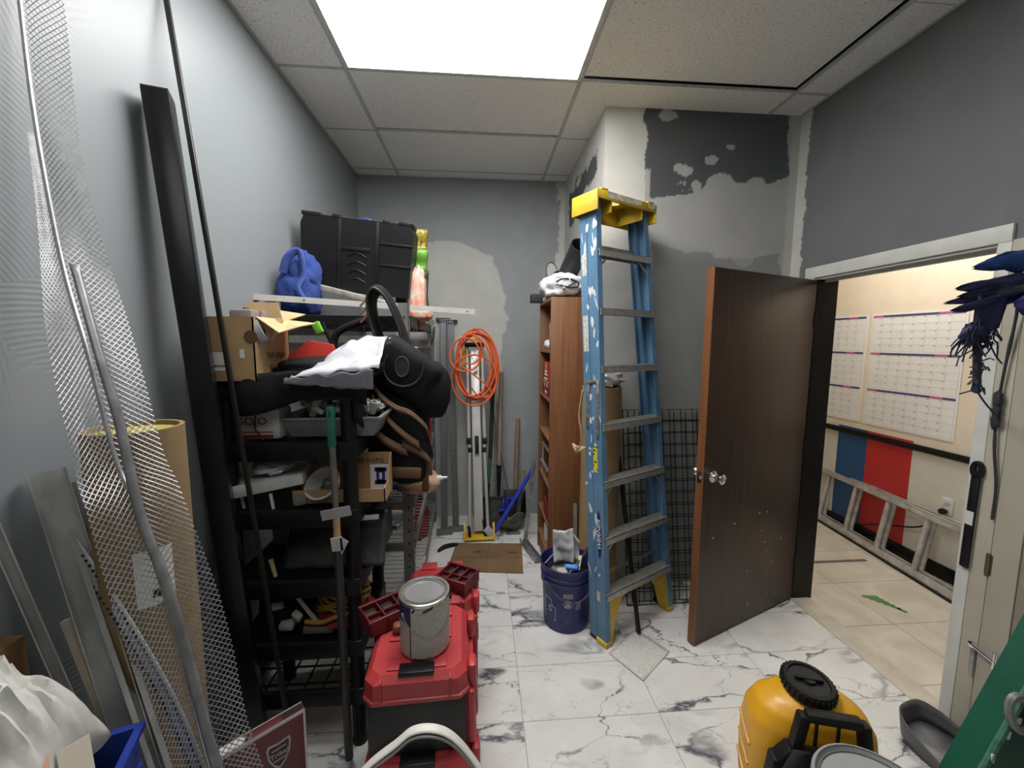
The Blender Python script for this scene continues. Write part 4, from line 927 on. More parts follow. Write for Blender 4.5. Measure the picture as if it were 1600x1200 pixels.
def support_post(b, tp, side, label):
    t = thing('steel_post', label, 'post', tuple(b))
    g = MATS.get('post_grey') or mat('post_grey', (.165, .17, .185), .45, .4, var=.15, scale=10, stretch=(1, 1, .2))
    b, tp = V(b), V(tp)
    ax = (tp-b).normalized(); mb = MB()
    mb.bar(b+ax*.04, tp-ax*.01, .046, .012, (0, 1, 0), .002)
    for s in (-1, 1): mb.bar(b+ax*.04+V((s*.024, -.014, 0)), tp-ax*.01+V((s*.024, -.014, 0)), .004, .03, (0, 1, 0))
    mb.bar(b+ax*.04+V((0, -.012, 0)), tp-ax*.01+V((0, -.012, 0)), .006, .012, (0, 1, 0))
    mb.build('channel', g, t, smooth=0)
    MB().box(b+V((side*.0, 0, .02)), (.135, .05, .04), Matrix.Rotation(.12, 4, 'Z'), .003).build('foot_block', g, t)
    MB().box(tp, (.13, .055, .008), None, .002).box(tp-V((0, 0, .02)), (.055, .04, .03), None, .002).build('top_plate', g, t)
    MB().lathe([(0, 0), (.006, 0), (.006, .004), (0, .004)], 12, facing(b+(tp-b)*.38+V((.012, -.032, 0)), (0, -1, 0))).build('bolt', chrome, t)
support_post((.722, 3.28, 0), (.705, 3.60, 1.815), -1, 'grey steel post leaning on the back wall, left of two')
support_post((.815, 3.33, 0), (.765, 3.605, 1.80), 1, 'grey steel post leaning on the back wall, right of two')
hw = wood('ash_handle', (.27, .19, .12), (.17, .115, .07), .6, 2, 4, 20)
dark_steel = mat('dark_blade', (.06, .058, .055), .5, .5, var=.3, scale=15)
def blade(M, w, h, curve, m, t, name='blade', pointed=0):
    mb = MB(M)
    def f(u, v):
        x = (u-.5)*w*(1-pointed*max(0, v-.5)**1.5*2.2); z = -v*h
        return V((x, curve*((2*u-1)**2)-.02*v*v, z))
    mb.grid(f, 14, 12)
    return mb.build(name, m, t, solid=.003, smooth=60)
def tools():
    t = thing('flat_shovel', 'dark flat shovel with wooden handle leaning on the back wall', 'shovel', (1.17, 3.36, 0))
    MB().tube([(1.185, 3.40, .50), (1.215, 3.60, 1.34)], .017, 12).build('handle', hw, t)
    MB().tube([(1.18, 3.385, .26), (1.186, 3.41, .55)], [.012, .024], 12).build('socket', black_metal, t)
    blade(at((1.135, 3.37, .27), -.25, 0, 0), .235, .26, .015, dark_steel, t)
    MB().bar((1.015, 3.372, .27), (1.25, 3.372, .27), .022, .02, (0, 0, 1), .003).build('blade_step', dark_steel, t)
    t = thing('round_shovel', 'worn grey round shovel standing behind the blue broom', 'shovel', (1.30, 3.25, 0))
    MB().tube([(1.375, 3.28, .34), (1.39, 3.34, .52)], .018, 12).build('handle', hw, t)
    MB().tube([(1.34, 3.27, .15), (1.352, 3.272, .24), (1.376, 3.28, .36)], [.02, .021, .019], 12).build('socket', mat('grey_blade', (.17, .165, .155), .55, .4, var=.35, scale=12), t)
    b = MB(); M = at((1.30, 3.235, .085), .55, -.45, 0)
    b.M = M; b.grid(lambda u, v: V(((u-.5)*.25*(1-abs(v-.5)**2.5*2.5), .05*((2*u-1)**2)*(.4+v), (.5-v)*.21)), 16, 14)
    b.build('blade', MATS['grey_blade'], t, solid=.004, smooth=60)
    MB().box((1.30, 3.24, .01), (.12, .03, .02), None, .005).build('blade_tip', MATS['grey_blade'], t)
    t = thing('garden_tool', 'dark green handled tool leaning on the back wall beside the orange cord', 'tool', (1.08, 3.3, 0))
    MB().tube([(1.107, 3.36, .62), (1.145, 3.6, 1.30)], .016, 12).build('grip', black_plastic, t)
    MB().tube([(1.09, 3.32, .42), (1.107, 3.36, .62)], .0165, 12).build('green_band', mat('green_grip', (.02, .10, .05), .5), t)
    MB().tube([(1.068, 3.27, 0), (1.09, 3.32, .42)], [.013, .017], 12).build('shaft', black_plastic, t)
    t = thing('pole', 'thin grey metal pole leaning at a slant on the back wall', 'pole', (1.27, 3.40, 0))
    MB().tube([(1.275, 3.41, .26), (1.095, 3.61, 1.2)], .009, 10).build('shaft', MATS['post_grey'], t)
    MB().tube([(1.30, 3.385, .0), (1.275, 3.41, .26)], .012, 10).build('ferrule', MATS['post_grey'], t)
    single('wooden_handle', MB().tube([(1.325, 3.45, .0), (1.365, 3.61, .92)], .019, 12), hw, 'bare wooden tool handle leaning alone on the grey back wall', 'handle', (1.33, 3.46, 0))
    t = thing('broom', 'bright blue broom leaning against the bookcase', 'broom', (1.13, 3.17, 0))
    bp = mat('broom_blue', (.025, .055, .50), .4, var=.08)
    MB().tube([(1.14, 3.165, .06), (1.47, 3.20, .60)], .017, 14).build('pole', bp, t)
    MB().bar((1.14, 3.165, .055), (1.095, 3.16, .02), .16, .03, (0, 1, 0), .008).build('head', MATS['grey_bristle'] if 'grey_bristle' in MATS else mat('grey_bristle', (.45, .45, .5), .9, bump=.4, bscale=200), t)
    t = thing('dustpan', 'dark upright dustpan with blue clip behind the broom', 'dustpan', (1.31, 3.30, 0))
    MB(at((1.315, 3.36, .2), -.2, 0, .1)).box((0, 0, .03), (.17, .012, .22), None, .004).box((-.085, -.04, .03), (.01, .09, .22), None, .004).box((.085, -.04, .03), (.01, .09, .22), None, .004).box((0, -.03, -.075), (.17, .09, .012), None, .004).build('pan', mat('pan_black', (.02, .02, .024), .5), t)
    clip = MB().box((1.235, 3.33, .235), (.055, .03, .075), None, .012).bar((1.18, 3.31, .175), (1.27, 3.31, .20), .022, .02, (0, 0, 1), .006).box((1.285, 3.34, .275), (.13, .012, .02), None, .004)
    clip.build('clip', bp, t)
    t = thing('steel_track', 'light steel track leaning from the floor to the bookcase front', 'track', (1.39, 3.1, 0))
    tr = MB()
    for s in (-1, 1): tr.bar((1.385+s*.009, 3.115, .0), (1.44+s*.009, 3.02, .70), .003, .016, (1, 0, 0))
    tr.bar((1.385, 3.122, .0), (1.44, 3.027, .70), .018, .003, (1, 0, 0)).build('channel', galv, t, smooth=0)
    t = thing('steel_angle', 'short grey steel angle lying on the floor by the bookcase foot', 'angle', (1.41, 2.93, 0))
    a = MB().bar((1.362, 3.10, .012), (1.445, 2.775, .012), .045, .003, (0, 0, 1)).bar((1.385, 3.10, .03), (1.467, 2.78, .03), .003, .04, (0, 0, 1)).bar((1.34, 3.095, .028), (1.422, 2.77, .028), .003, .035, (0, 0, 1))
    a.build('profile', galv, t, smooth=0)
tools()
# ================================================================== left: galvanised rack at the back
def rack():
    t = thing('storage_rack', 'galvanised steel rack with wire decks along the left wall', 'rack', (.36, 2.75, 0))
    g = mat('rack_grey', (.26, .265, .26), .5, .45, var=.2, scale=14); wire = mat('deck_wire', (.5, .5, .5), .35, .6, var=.1)
    hole = mat('slot_dark', (.01, .01, .01), .9)
    near, far = (.685, 2.0), (.625, 3.52)
    PT = [(near[0], near[1], 1.80), (far[0], far[1], 1.80), (.075, 2.0, 1.8), (.055, 3.52, 1.8)]
    for i, (x, y, h) in enumerate(PT):
        p = MB().lim(x-.05, x, y, y+.003, 0, h).lim(x-.003, x, y, y+.045, 0, h).build('post', g, t, smooth=0)
        hb = MB()
        z = .08
        while z < h-.03:
            hb.box((x-.02, y-.0005, z), (.007, .003, .012)); hb.box((x+.0005, y+.022, z), (.003, .007, .012)); z += .0508*1.25
        hb.build('slots', hole, p, smooth=0)
    def xr(y): return near[0]+(far[0]-near[0])*(y-2.0)/1.52
    def deck(z, name='wire_deck', m=wire, bm=g, hgt=.055):
        for (a, b) in (((xr(2.0)-.002, 2.04), (xr(3.5)-.002, 3.5)), ((.06, 2.04), (.05, 3.5))):
            MB().bar((a[0], a[1], z-.01), (b[0], b[1], z-.01), .012, hgt, (0, 0, 1)).build('beam', bm, t, smooth=0)
        for y in (2.004, 3.51): MB().bar((.06, y, z-.01), (xr(y)-.03, y, z-.01), .010, hgt*.8, (0, 0, 1)).build('cross_beam', bm, t, smooth=0)
        mb = MB()
        y = 2.05
        while y < 3.5: mb.tube([(.06, y, z+.012), (xr(y)-.01, y, z+.012)], .0022, 5); y += .05
        for x in (.1, .25, .4, .55): mb.tube([(x, 2.02, z+.008), (x, 3.5, z+.008)], .003, 5)
        mb.build(name, m, t)
    deck(1.725, bm=black_metal, m=mat('dark_wire', (.06, .06, .06), .4, .5)); deck(1.44); deck(1.02); deck(.80); deck(.58); deck(.18)
    MB().box((.63, 3.4, 1.69), (.03, .2, .10), rotm(0, .1, 0), .003).build('corner_plate', g, t)
    MB().bar((.08, 2.0, 1.625), (.645, 2.0, 1.625), .01, .035, (0, 0, 1)).build('cross_beam', g, t, smooth=0)
rack()
def on_rack():
    # the big black case
    a = math.radians(5.2)
    cx, cy, cz = .355, 2.42, 2.085
    t = thing('tool_case', 'large black plastic case standing tilted on top of the rack', 'case', (cx, cy, 1.76))
    M = at((cx, cy, cz), .10, a, 0); W, Hh, D = .60, .395, .16
    sh = mat('case_black', (.008, .008, .0085), .42, var=.15, bump=.12, bscale=350, spec=.3)
    b = MB(M)
    P = [(-W/2+.012, -Hh/2), (W/2-.012, -Hh/2), (W/2, Hh/2-.05), (W/2-.02, Hh/2), (-W/2+.02, Hh/2), (-W/2, Hh/2-.05)]
    b.prism(P, D, Matrix.Translation((0, D/2, 0)) @ plate((1, 0, 0), (0, 0, 1), (0, -1, 0)))
    b.build('shell', sh, t)
    for x0, x1 in ((-.295, -.2), (-.135, -.095), (.13, .165), (.215, .29)): MB(M).lim(x0, x1, -D/2-.002, D/2, Hh/2-.01, Hh/2+.012, .004).build('hinge_lug', sh, t)
    MB(M).lim(-.2, .215, -D/2+.01, -D/2+.03, Hh/2-.005, Hh/2+.004).build('top_lip', mat('case_edge', (.10, .10, .105), .3), t)
    r = MB(M)
    r.lim(-.09, .07, -D/2-.006, -D/2, .03, .05, .003).lim(.12, .30, -D/2-.006, -D/2, .078, .09, .003).lim(.12, .30, -D/2-.006, -D/2, -.035, -.023, .003)
    for x in (-.095, .105): r.bar((x, -D/2-.001, -.19), (x, -D/2-.001, .19), .022, .012, (0, 1, 0), .004)
    for k in range(4): r.tube(smooth_path([(-.05, -D/2-.001, .0-.045*k), (.0, -D/2-.001, .02-.045*k), (.05, -D/2-.001, -.0-.045*k)], 4), .004, 6)
    r.build('raised_ribs', sh, t)
    bd = MB().bar((.085, 2.30, 1.925), (.60, 2.27, 1.80), .17, .028, (0, -.05, 1), .002)
    single('board', bd, mat('weathered_board', (.34, .32, .28), .8, var=.35, scale=14), 'dirty pale board under the tilted black case', 'board', (.34, 2.3, 1.78))
    t = thing('aluminium_angle', 'long pale aluminium angle lying across the top of the rack', 'angle', (.48, 2.1, 1.76))
    an = MB().bar((-.0, 1.955, 1.815), (1.0, 2.22, 1.775), .003, .026, (0, 0, 1)).bar((.0, 1.968, 1.828), (1.0, 2.233, 1.788), .028, .003, (0, 0, 1))
    an.build('profile', mat('painted_angle', (.58, .57, .53), .45, .2, var=.08), t, smooth=0)
    q = MB()
    for k in (.2, .62, .96): q.lathe([(0, 0), (.004, 0), (.004, .001), (0, .001)], 10, facing(V((0, 1.955, 1.815))*(1-k)+V((1.0, 2.22, 1.775))*k+V((.0005, -.0022, 0)), (.25, -1, 0)))
    q.build('screw_holes', MATS['slot_dark'], t)
    # moving blanket
    bl = mat('blue_towel', (.024, .054, .24), .95, var=.15, bump=.5, bscale=120)
    t = thing('blanket', 'folded blue blanket bunched beside the black case on the rack', 'blanket', (.12, 2.19, 1.745))
    MB().blob((.11, 2.19, 1.86), (.095, .10, .14), .22, 2.2, 2, 36, -.75, .85).build('fold', bl, t, smooth=80)
    MB().blob((.125, 2.20, 1.95), (.075, .09, .11), .3, 2.4, 9, 32, None, .85).build('fold', bl, t, smooth=80)
    MB().tube(smooth_path([(.07, 2.10, 1.95), (.10, 2.09, 2.02), (.15, 2.10, 2.05), (.16, 2.11, 1.94), (.14, 2.09, 1.87), (.18, 2.08, 1.80)], 5), [.02]*26, 8, flat=.6).build('hem', mat('towel_hem', (.05, .09, .32), .95, bump=.4, bscale=120), t)
    single('cable_loop', MB().tube([V((.415, 2.52, 2.15))]+arc((.36, 2.52, 2.275), .055, 0, PI, 14)+[V((.305, 2.52, 2.15))], .006, 8).tube([V((.41, 2.53, 2.15))]+arc((.365, 2.53, 2.268), .045, 0, PI, 14), .006, 8), mat('blue_cable', (.03, .05, .4), .4), 'looped blue cable sticking up behind the black case', 'cable', (.36, 2.52, 2.15))
    t = thing('seed_bag', 'green and yellow bag at the right end of the black case', 'bag', (.68, 2.62, 1.76))
    def bagface(z0, z1, nm, m):
        mb = MB()
        for y, s in ((2.56, 1), (2.66, 1)):
            pass
        mb.grid(lambda u, v: V((.545+.155*u+.012*v*v*u+(.02*(1-v)**4*u if nm == 'lower' else 0), 2.58-.02*math.sin(u*PI)+.01*math.sin(v*6), z0+(z1-z0)*v)), 8, 8)
        mb.grid(lambda u, v: V((.70-.012+.012*v*v+.02*math.sin(v*5)*0, 2.58+.1*u, z0+(z1-z0)*v)), 4, 8)
        return mb.build(nm, m, t, solid=.006)
    bagface(2.17, 2.29, 'top', mat('yellow_print', (.50, .40, .03), .5, c2=(.03, .035, .02), scale=45))
    bagface(2.05, 2.17, 'middle', mat('green_print', (.14, .36, .04), .5, var=.1))
    bagface(1.80, 2.05, 'lower', mat('dark_green_print', (.03, .06, .02), .5, var=.4, scale=25))
    MB().lim(.5, .68, 2.6, 2.70, 1.76, 2.25, .02).build('filling', MATS['dark_green_print'], t)
    t = thing('snack_bag', 'crumpled white and orange bag below the green bag on the rack', 'bag', (.68, 2.46, 1.76))
    wo = mat('white_orange_print', (.70, .66, .62), .35, c2=(.62, .17, .06), scale=16, bump=.4, bscale=30)
    MB().blob((.655, 2.46, 1.87), (.055, .06, .17), .35, 2.6, 4, 28, None, .7).build('bag', wo, t, smooth=80)
    MB().blob((.66, 2.40, 1.775), (.09, .07, .04), .3, 3, 6, 24, None, .7).build('crumpled_end', wo, t, smooth=80)
    t = thing('metal_pail', 'dull metal pail at the far end of the rack', 'pail', (.54, 3.28, 1.456))
    MB().lathe([(.0, 0), (.11, 0), (.125, .10), (.128, .105), (.125, .11), (.13, .155), (.133, .16), (.133, .168), (.128, .17), (.122, .16), (.10, .01), (0, .01)], 36, Matrix.Translation((.50, 3.3, 1.46)), False, False).build('body', mat('pail_zinc', (.33, .33, .32), .35, .7, var=.2), t)
    MB().tube([(.5+.13*math.cos(q), 3.3-.10*math.sin(q)*.3-.03, 1.61-.08*math.sin(q)) for q in [PI*k/14 for k in range(15)]], .003, 6).build('handle', galv, t)
    # hanging tool bag
    t = thing('tool_bag', 'black tool bag with tan trim hanging from the near corner of the rack', 'bag', (.66, 1.86, .99))
    bk = mat('black_nylon', (.008, .008, .0085), .75, var=.25, scale=20, bump=.25, bscale=160, spec=.2)
    tan = mat('tan_trim', (.115, .062, .032), .7, var=.2, bump=.15, bscale=120); edge = mat('tan_piping', (.26, .16, .085), .7)
    # wide padded belt looping at the top
    L = smooth_path([(.60, 1.88, 1.55), (.555, 1.88, 1.70), (.548, 1.87, 1.80), (.58, 1.86, 1.84), (.625, 1.87, 1.80), (.665, 1.89, 1.70), (.70, 1.90, 1.58), (.72, 1.90, 1.50)], 7)
    mb = MB(); n = len(L)-1
    mb.grid(lambda u, v: L[round(u*n)]+V((.0, -.075+.15*v, .02*math.sin(v*PI)))*(1), n, 6); mb.build('belt', bk, t, solid=.012, smooth=60)
    for s in (-.077, .077): MB().tube([p+V((0, s, 0)) for p in L], .006, 6).build('belt_edge', mat('nylon_edge', (.022, .022, .024), .5), t)
    # front panel lying at a slant with a round patch
    M = at((.70, 1.80, 1.49), 0, .62, 0)
    b = MB(M); b.box((0, 0, 0), (.30, .13, .21), None, .045, 3); b.build('upper_pouch', bk, t)
    MB(facing((.705, 1.733, 1.505), (.0, -1, .05))).tube([(.082*math.cos(q), .082*math.sin(q)*.95, 0) for q in [PI*.75+1.35*PI*k/30 for k in range(31)]], .005, 6).build('seam_ring', MATS['nylon_edge'], t)
    MB(facing((.70, 1.733, 1.51), (0, -1, .05))).tube([(.033*math.cos(q)*.85, .042*math.sin(q), 0) for q in [2*PI*k/24 for k in range(24)]], .004, 6, closed=True).build('patch_ring', mat('patch_brown', (.05, .04, .03), .6), t)
    MB(facing((.70, 1.735, 1.51), (0, -1, .05))).lathe([(.0, 0), (.03, 0), (.03, .003), (0, .003)], 24, Matrix.Diagonal((.85, 1.25, 1, 1))).build('round_patch', mat('patch_dark', (.018, .015, .013), .6), t)
    MB().blob((.80, 1.84, 1.40), (.095, .09, .13), .08, 2, 3, 32, None, .8).build('end_pouch', bk, t, smooth=80)
    MB().blob((.66, 1.85, 1.215), (.135, .10, .20), .10, 2, 5, 36, None, .75).build('main_pouch', bk, t, smooth=80)
    MB().blob((.70, 1.83, 1.09), (.105, .085, .12), .10, 2, 7, 32, None, .75).build('lower_pouch', bk, t, smooth=80)
    MB().box((.66, 1.86, 1.40), (.24, .12, .2), rotm(0, .5, 0), .04).build('middle_pouch', bk, t)
    def strap(P, w, nm, m=tan):
        sp = smooth_path(P, 7); n = len(sp)-1; mb = MB()
        mb.grid(lambda u, v: sp[round(u*n)]+V((.25*w*v, -.012*math.sin(v*PI), -w*v)), n, 4); o = mb.build(nm, m, t, solid=.006, smooth=60)
        MB().tube(sp, .0035, 6).build('piping', edge, o)
    strap([(.535, 1.80, 1.48), (.60, 1.745, 1.40), (.67, 1.735, 1.345), (.73, 1.735, 1.32), (.79, 1.745, 1.26), (.80, 1.76, 1.22)], .028, 'trim_strap')
    strap([(.53, 1.79, 1.45), (.575, 1.745, 1.38), (.64, 1.735, 1.29), (.70, 1.735, 1.23), (.76, 1.75, 1.18)], .04, 'trim_strap')
    strap([(.525, 1.77, 1.37), (.555, 1.73, 1.29), (.61, 1.73, 1.22), (.67, 1.735, 1.18), (.705, 1.745, 1.165)], .045, 'trim_strap')
    strap([(.69, 1.742, 1.19), (.74, 1.75, 1.165), (.79, 1.77, 1.12), (.80, 1.79, 1.09)], .04, 'trim_strap')
    MB().bar((.785, 1.78, 1.11), (.78, 1.79, .94), .03, .014, (0, 1, 0), .005).bar((.80, 1.775, 1.10), (.805, 1.78, 1.02), .02, .012, (0, 1, 0), .004).build('side_strap', tan, t)
    for x, w_ in ((.61, .07), (.705, .13)): MB().box((x, 1.745, 1.045), (w_, .02, .05), rotm(0, .06, 0), .012).build('leather_patch', tan, t)
    MB().bar((.585, 1.747, 1.10), (.625, 1.745, 1.125), .006, .003).bar((.60, 1.747, 1.092), (.605, 1.745, 1.13), .006, .003).build('emblem', MATS['letter_white'], t)
    MB().box((.55, 1.79, 1.46), (.04, .02, .022), rotm(0, .4, 0), .006).build('buckle', mat('buckle_grey', (.4, .38, .33), .4), t)
    bu = MB()
    for k in range(3): bu.bar((.50, 1.86, 1.70+.035*k), (.535, 1.84, 1.73+.035*k), .008, .006, (0, 1, 0))
    bu.build('belt_buckle', mat('brass', (.42, .33, .2), .35, .8), t)
    single('red_pouch', MB().blob((.725, 2.06, 1.23), (.055, .05, .20), .06, 2, 3, 28, None, .6), mat('red_fabric', (.30, .014, .018), .6, var=.1), 'red pouch hanging behind the black tool bag', 'bag', (.725, 2.06, 1.03), smooth=80)
    # things on the lower decks, right side
    fb = mat('food_print', (.55, .42, .28), .45, c2=(.36, .14, .06), scale=12, bump=.3, bscale=30)
    t = thing('chip_bag', 'tan crinkled bag with white nozzle lying on the rack edge', 'bag', (.66, 2.13, .822))
    MB().blob((.70, 2.09, .885), (.115, .10, .055), .2, 2.6, 3, 30, None, .85).build('bag', fb, t, smooth=80)
    MB().lim(.50, .66, 2.04, 2.14, .855, .885, .01).build('blue_panel', mat('print_blue', (.03, .035, .16), .45), t)
    MB().lathe([(.014, 0), (.016, .02), (.008, .03), (.006, .055)], 14, frame((.80, 2.08, .90), (1, 0, .1))).build('nozzle', wf_, t)
    t = thing('white_bottle', 'white plastic bottle lying on its side on the rack', 'bottle', (.60, 2.25, .60))
    MB().lathe([(.0, 0), (.036, 0), (.04, .01), (.04, .13), (.03, .15)], 24, frame((.50, 2.25, .645), (1, .1, -.02))).build('body', wf_, t)
    MB().lathe([(.0405, .03), (.0405, .11)], 24, frame((.50, 2.25, .645), (1, .1, -.02)), False, False).build('label', printed('bottle_label', (.55, .55, .55), (.25, .25, .28), axis='XY'), t)
    for k, (x, y, s, m, nm, lb) in enumerate(((.50, 2.12, .04, dk_, 'metal_tool', 'dark metal tool on the wire deck behind the rack post'), (.57, 2.16, .028, chrome, 'small_socket', 'small shiny socket on the wire deck beside the rack post'), (.50, 2.4, .06, dk_, 'dark_tool', 'dark tool lying at the back of the wire deck'))):
        single(nm, MB().box((x, y, .595+s/2), (s*2.2, s*1.3, s), rotm(0, 0, .5+k), s*.3), m, lb, 'tool', (x, y, .595))
    t = thing('gas_cylinder', 'dark red gas cylinder on the floor under the rack', 'cylinder', (.50, 3.30, 0))
    dr = MATS['dark_red']
    MB().lathe([(.0, .0), (.07, .0), (.075, .02), (.075, .03), (.08, .04), (.085, .06), (.085, .2), (.07, .245), (.04, .265), (.03, .27)], 30, Matrix.Translation((.515, 3.27, 0)), False).build('tank', dr, t)
    MB().lathe([(.05, .25), (.05, .31), (.046, .31)], 22, Matrix.Translation((.515, 3.27, 0)), False, False).build('collar', dr, t)
    MB().lathe([(.018, .26), (.018, .33), (.03, .335), (.03, .35), (0, .35)], 16, Matrix.Translation((.515, 3.27, 0)), False, False).build('valve', black_plastic, t)
    MB().lim(.485, .545, 3.16, 3.2, .0, .07, .01).build('drip_foot', mat('rust', (.10, .03, .015), .7), t)
    t = thing('grey_board', 'grey flat panel with white edge leaning against the rack post', 'panel', (.73, 2.25, 0))
    MB().bar((.745, 2.12, .0), (.705, 2.12, .40), .012, .22, (0, 1, 0), .002).build('panel', MATS['rack_grey'], t)
    MB().bar((.711, 2.05, .402), (.711, 2.2, .402), .014, .012, (0, 0, 1)).build('white_edge', white_paint, t)
    MB().bar((.735, 2.02, .05), (.71, 2.02, .36), .004, .03, (1, 0, 0)).build('dark_slot', black_plastic, t)
wf_ = MATS['white_plastic_bag']; dk_ = MATS['tool_black']
on_rack()

# ================================================================== black shelf unit in front of the rack
SX0, SX1, SY0, SY1 = .075, .565, 1.5, 1.9
DECKS = [1.470, 1.245, .985, .708, .452, .248]
def shelf_unit():
    t = thing('shelf_unit', 'black plastic shelf unit by the left wall loaded with tools', 'shelf', ((SX0+SX1)/2, (SY0+SY1)/2, 0))
    bp = mat('shelf_black', (.007, .007, .008), .45, var=.25, bump=.08, bscale=250, spec=.25)
    for x in (SX0+.028, SX1-.028):
        for y in (SY0+.028, SY1-.028):
            MB().lathe([(.030, 0), (.030, .02), (.027, .03), (.027, 1.44), (.030, 1.45), (.030, 1.47)], 18, Matrix.Translation((x, y, 0))).build('post', bp, t)
    for i, z in enumerate(DECKS):
        mb = MB().lim(SX0, SX1, SY0, SY0+.02, z-.068, z, .004).lim(SX0, SX1, SY1-.02, SY1, z-.068, z, .004).lim(SX0, SX0+.02, SY0+.02, SY1-.02, z-.068, z, .003).lim(SX1-.02, SX1, SY0+.02, SY1-.02, z-.068, z, .003)
        if i < 5: mb.lim(SX0+.02, SX1-.02, SY0+.02, SY1-.02, z-.022, z-.008)
        else:
            for k in range(7): mb.bar((SX0+.02+.0+k*.075, SY0+.01, z-.02), (SX0+.02+k*.075, SY1-.01, z-.02), .006, .006)
            for k in range(4): mb.bar((SX0+.01, SY0+.06+k*.09, z-.016), (SX1-.01, SY0+.06+k*.09, z-.016), .006, .006)
        mb.build('shelf', bp, t)
shelf_unit()
def on_shelf():
    card = cardboard
    # --- open carton on the very top
    t = thing('carton', 'open tan cardboard carton with flaps on top of the black shelf', 'box', (.165, 1.64, 1.472))
    x0, x1, y0, y1, z0, z1 = .07, .245, 1.478, 1.735, 1.472, 1.70
    b = MB().lim(x0, x1, y0, y0+.004, z0, z1).lim(x0, x1, y1-.004, y1, z0, z1).lim(x0, x0+.004, y0, y1, z0, z1).lim(x1-.004, x1, y0, y1, z0, z1).lim(x0, x1, y0, y1, z0, z0+.004)
    b.build('body', card, t, smooth=0)
    f = mat('flap_card', (.52, .36, .19), .85, var=.08)
    MB().prism([(0, 0), (.155, -.01), (.13, .075), (.01, .075)], .004, facing((x0+.005, y1, z1-.002), (0, -1, .15))).build('flap', f, t, smooth=0)
    MB().add([(x1, y0+.02, z1), (x1, y1-.02, z1), (x1+.11, y1-.0, z1-.012), (x1+.125, y0+.08, z1-.03), (x1+.075, y0+.02, z1-.055)], [(0, 1, 2, 3, 4)]).build('flap', f, t, smooth=0, solid=.004)
    MB().add([(x0+.08, y1, z1), (x1, y1, z1), (x1+.03, y1+.10, z1+.03), (x0+.1, y1+.10, z1+.045)], [(0, 1, 2, 3)]).build('flap', f, t, smooth=0, solid=.004)
    for a_ in ((x0+.02, x0+.09, y0-.001, y0, z0+.06, z0+.105), (x0+.035, x0+.085, y0-.001, y0, z0+.04, z0+.052), (x0+.125, x0+.14, y0-.001, y0, z0+.085, z0+.115)): MB().lim(*a_).build('label', white_paint, t, smooth=0)
    inkb = mat('carton_ink', (.10, .055, .025), .8)
    MB(facing((x0+.165, y0-.0005, z1-.07), (0, -1, 0))).lathe([(0, 0), (.023, 0), (.023, .0006), (0, .0006)], 22).build('round_stamp', inkb, t, smooth=0)
    text('lettering', 'VIA BAJA', .034, inkb, facing((x1+.0006, (y0+y1)/2+.02, z0+.09), (1, 0, 0)), t)
    text('lettering', 'JP', .04, inkb, facing((x1+.0006, (y0+y1)/2-.02, z0+.04), (1, 0, 0)), t)
    MB().lim(x0+.06, x0+.14, y0+.06, y0+.18, z0+.004, z1+.03, .01).build('inner_liner', mat('grey_card', (.2, .18, .17), .7), t)
    single('pliers', MB().tube([(.19, 1.52, 1.60), (.175, 1.57, 1.735)], .010, 8).tube([(.21, 1.53, 1.62), (.205, 1.60, 1.725)], .008, 8), mat('brown_red', (.16, .04, .03), .5), 'tool with dark red handles poking out of the open carton', 'tool', (.19, 1.54, 1.6))
    tp = MB().tube([(.245+.0*k, 1.485+.0*k, 0) for k in range(1)]+[], .01) if False else None
    single('tape_roll', MB().lathe([(.022, -.012), (.036, -.012), (.036, .012), (.022, .012)], 26, at((.245, 1.52, 1.655), 0, PI/2-.35, .25) @ Matrix.Diagonal((1.2, 1, 1, 1)), False, False), mat('tape_grey', (.40, .40, .42), .4, var=.2), 'grey roll of tape standing in the front of the carton', 'tape', (.24, 1.52, 1.60))
    single('wood_peg', MB().tube([(.235, 1.60, 1.62), (.265, 1.63, 1.70)], .014, 10), mat('peg_tan', (.5, .34, .2), .6), 'rounded tan wooden end inside the carton', 'handle', (.25, 1.61, 1.6))
    # --- black cloth bag drooping over the shelf front
    t = thing('black_cloth', 'black cloth draped over the top shelf beside the carton', 'cloth', (.42, 1.6, 1.472))
    MB().blob((.42, 1.70, 1.50), (.20, .17, .055), .25, 2.5, 3, 36, -.5, .8).build('cloth', bk_, t, smooth=80)
    MB().grid(lambda u, v: V((.16+.46*u, 1.492-.012*math.sin(v*3)-.008*math.sin(u*14), 1.49+.02*math.sin(u*3)-(.115+.03*math.sin(u*5+1))*v)), 24, 8).build('draped_edge', bk_, t, solid=.006, smooth=80)
    MB().grid(lambda u, v: V((.568+.01*math.sin(u*9), 1.50+.36*u, 1.49-(.16+.05*math.sin(u*6))*v)), 16, 8).build('draped_edge', bk_, t, solid=.006, smooth=80)
    t = thing('gas_can', 'bright red plastic can lying on top of the black shelf', 'can', (.37, 1.72, 1.51))
    MB(at((.345, 1.75, 1.555), 0, .12, .3)).prism([(-.11, -.05), (.09, -.05), (.10, -.02), (.06, .055), (-.03, .06), (-.09, 0)], .12, Matrix.Translation((0, .06, 0)) @ plate((1, 0, 0), (0, 0, 1), (0, -1, 0))).build('body', mat('can_red', (.60, .045, .03), .4, var=.06), t)
    text('lettering', 'AVM', .035, mat('can_red_dark', (.40, .03, .022), .4), facing((.355, 1.688, 1.54), (.3, -1, .1)), t)
    t = thing('clamp', 'black clamp with a green pad on top of the black shelf', 'clamp', (.36, 1.9, 1.49))
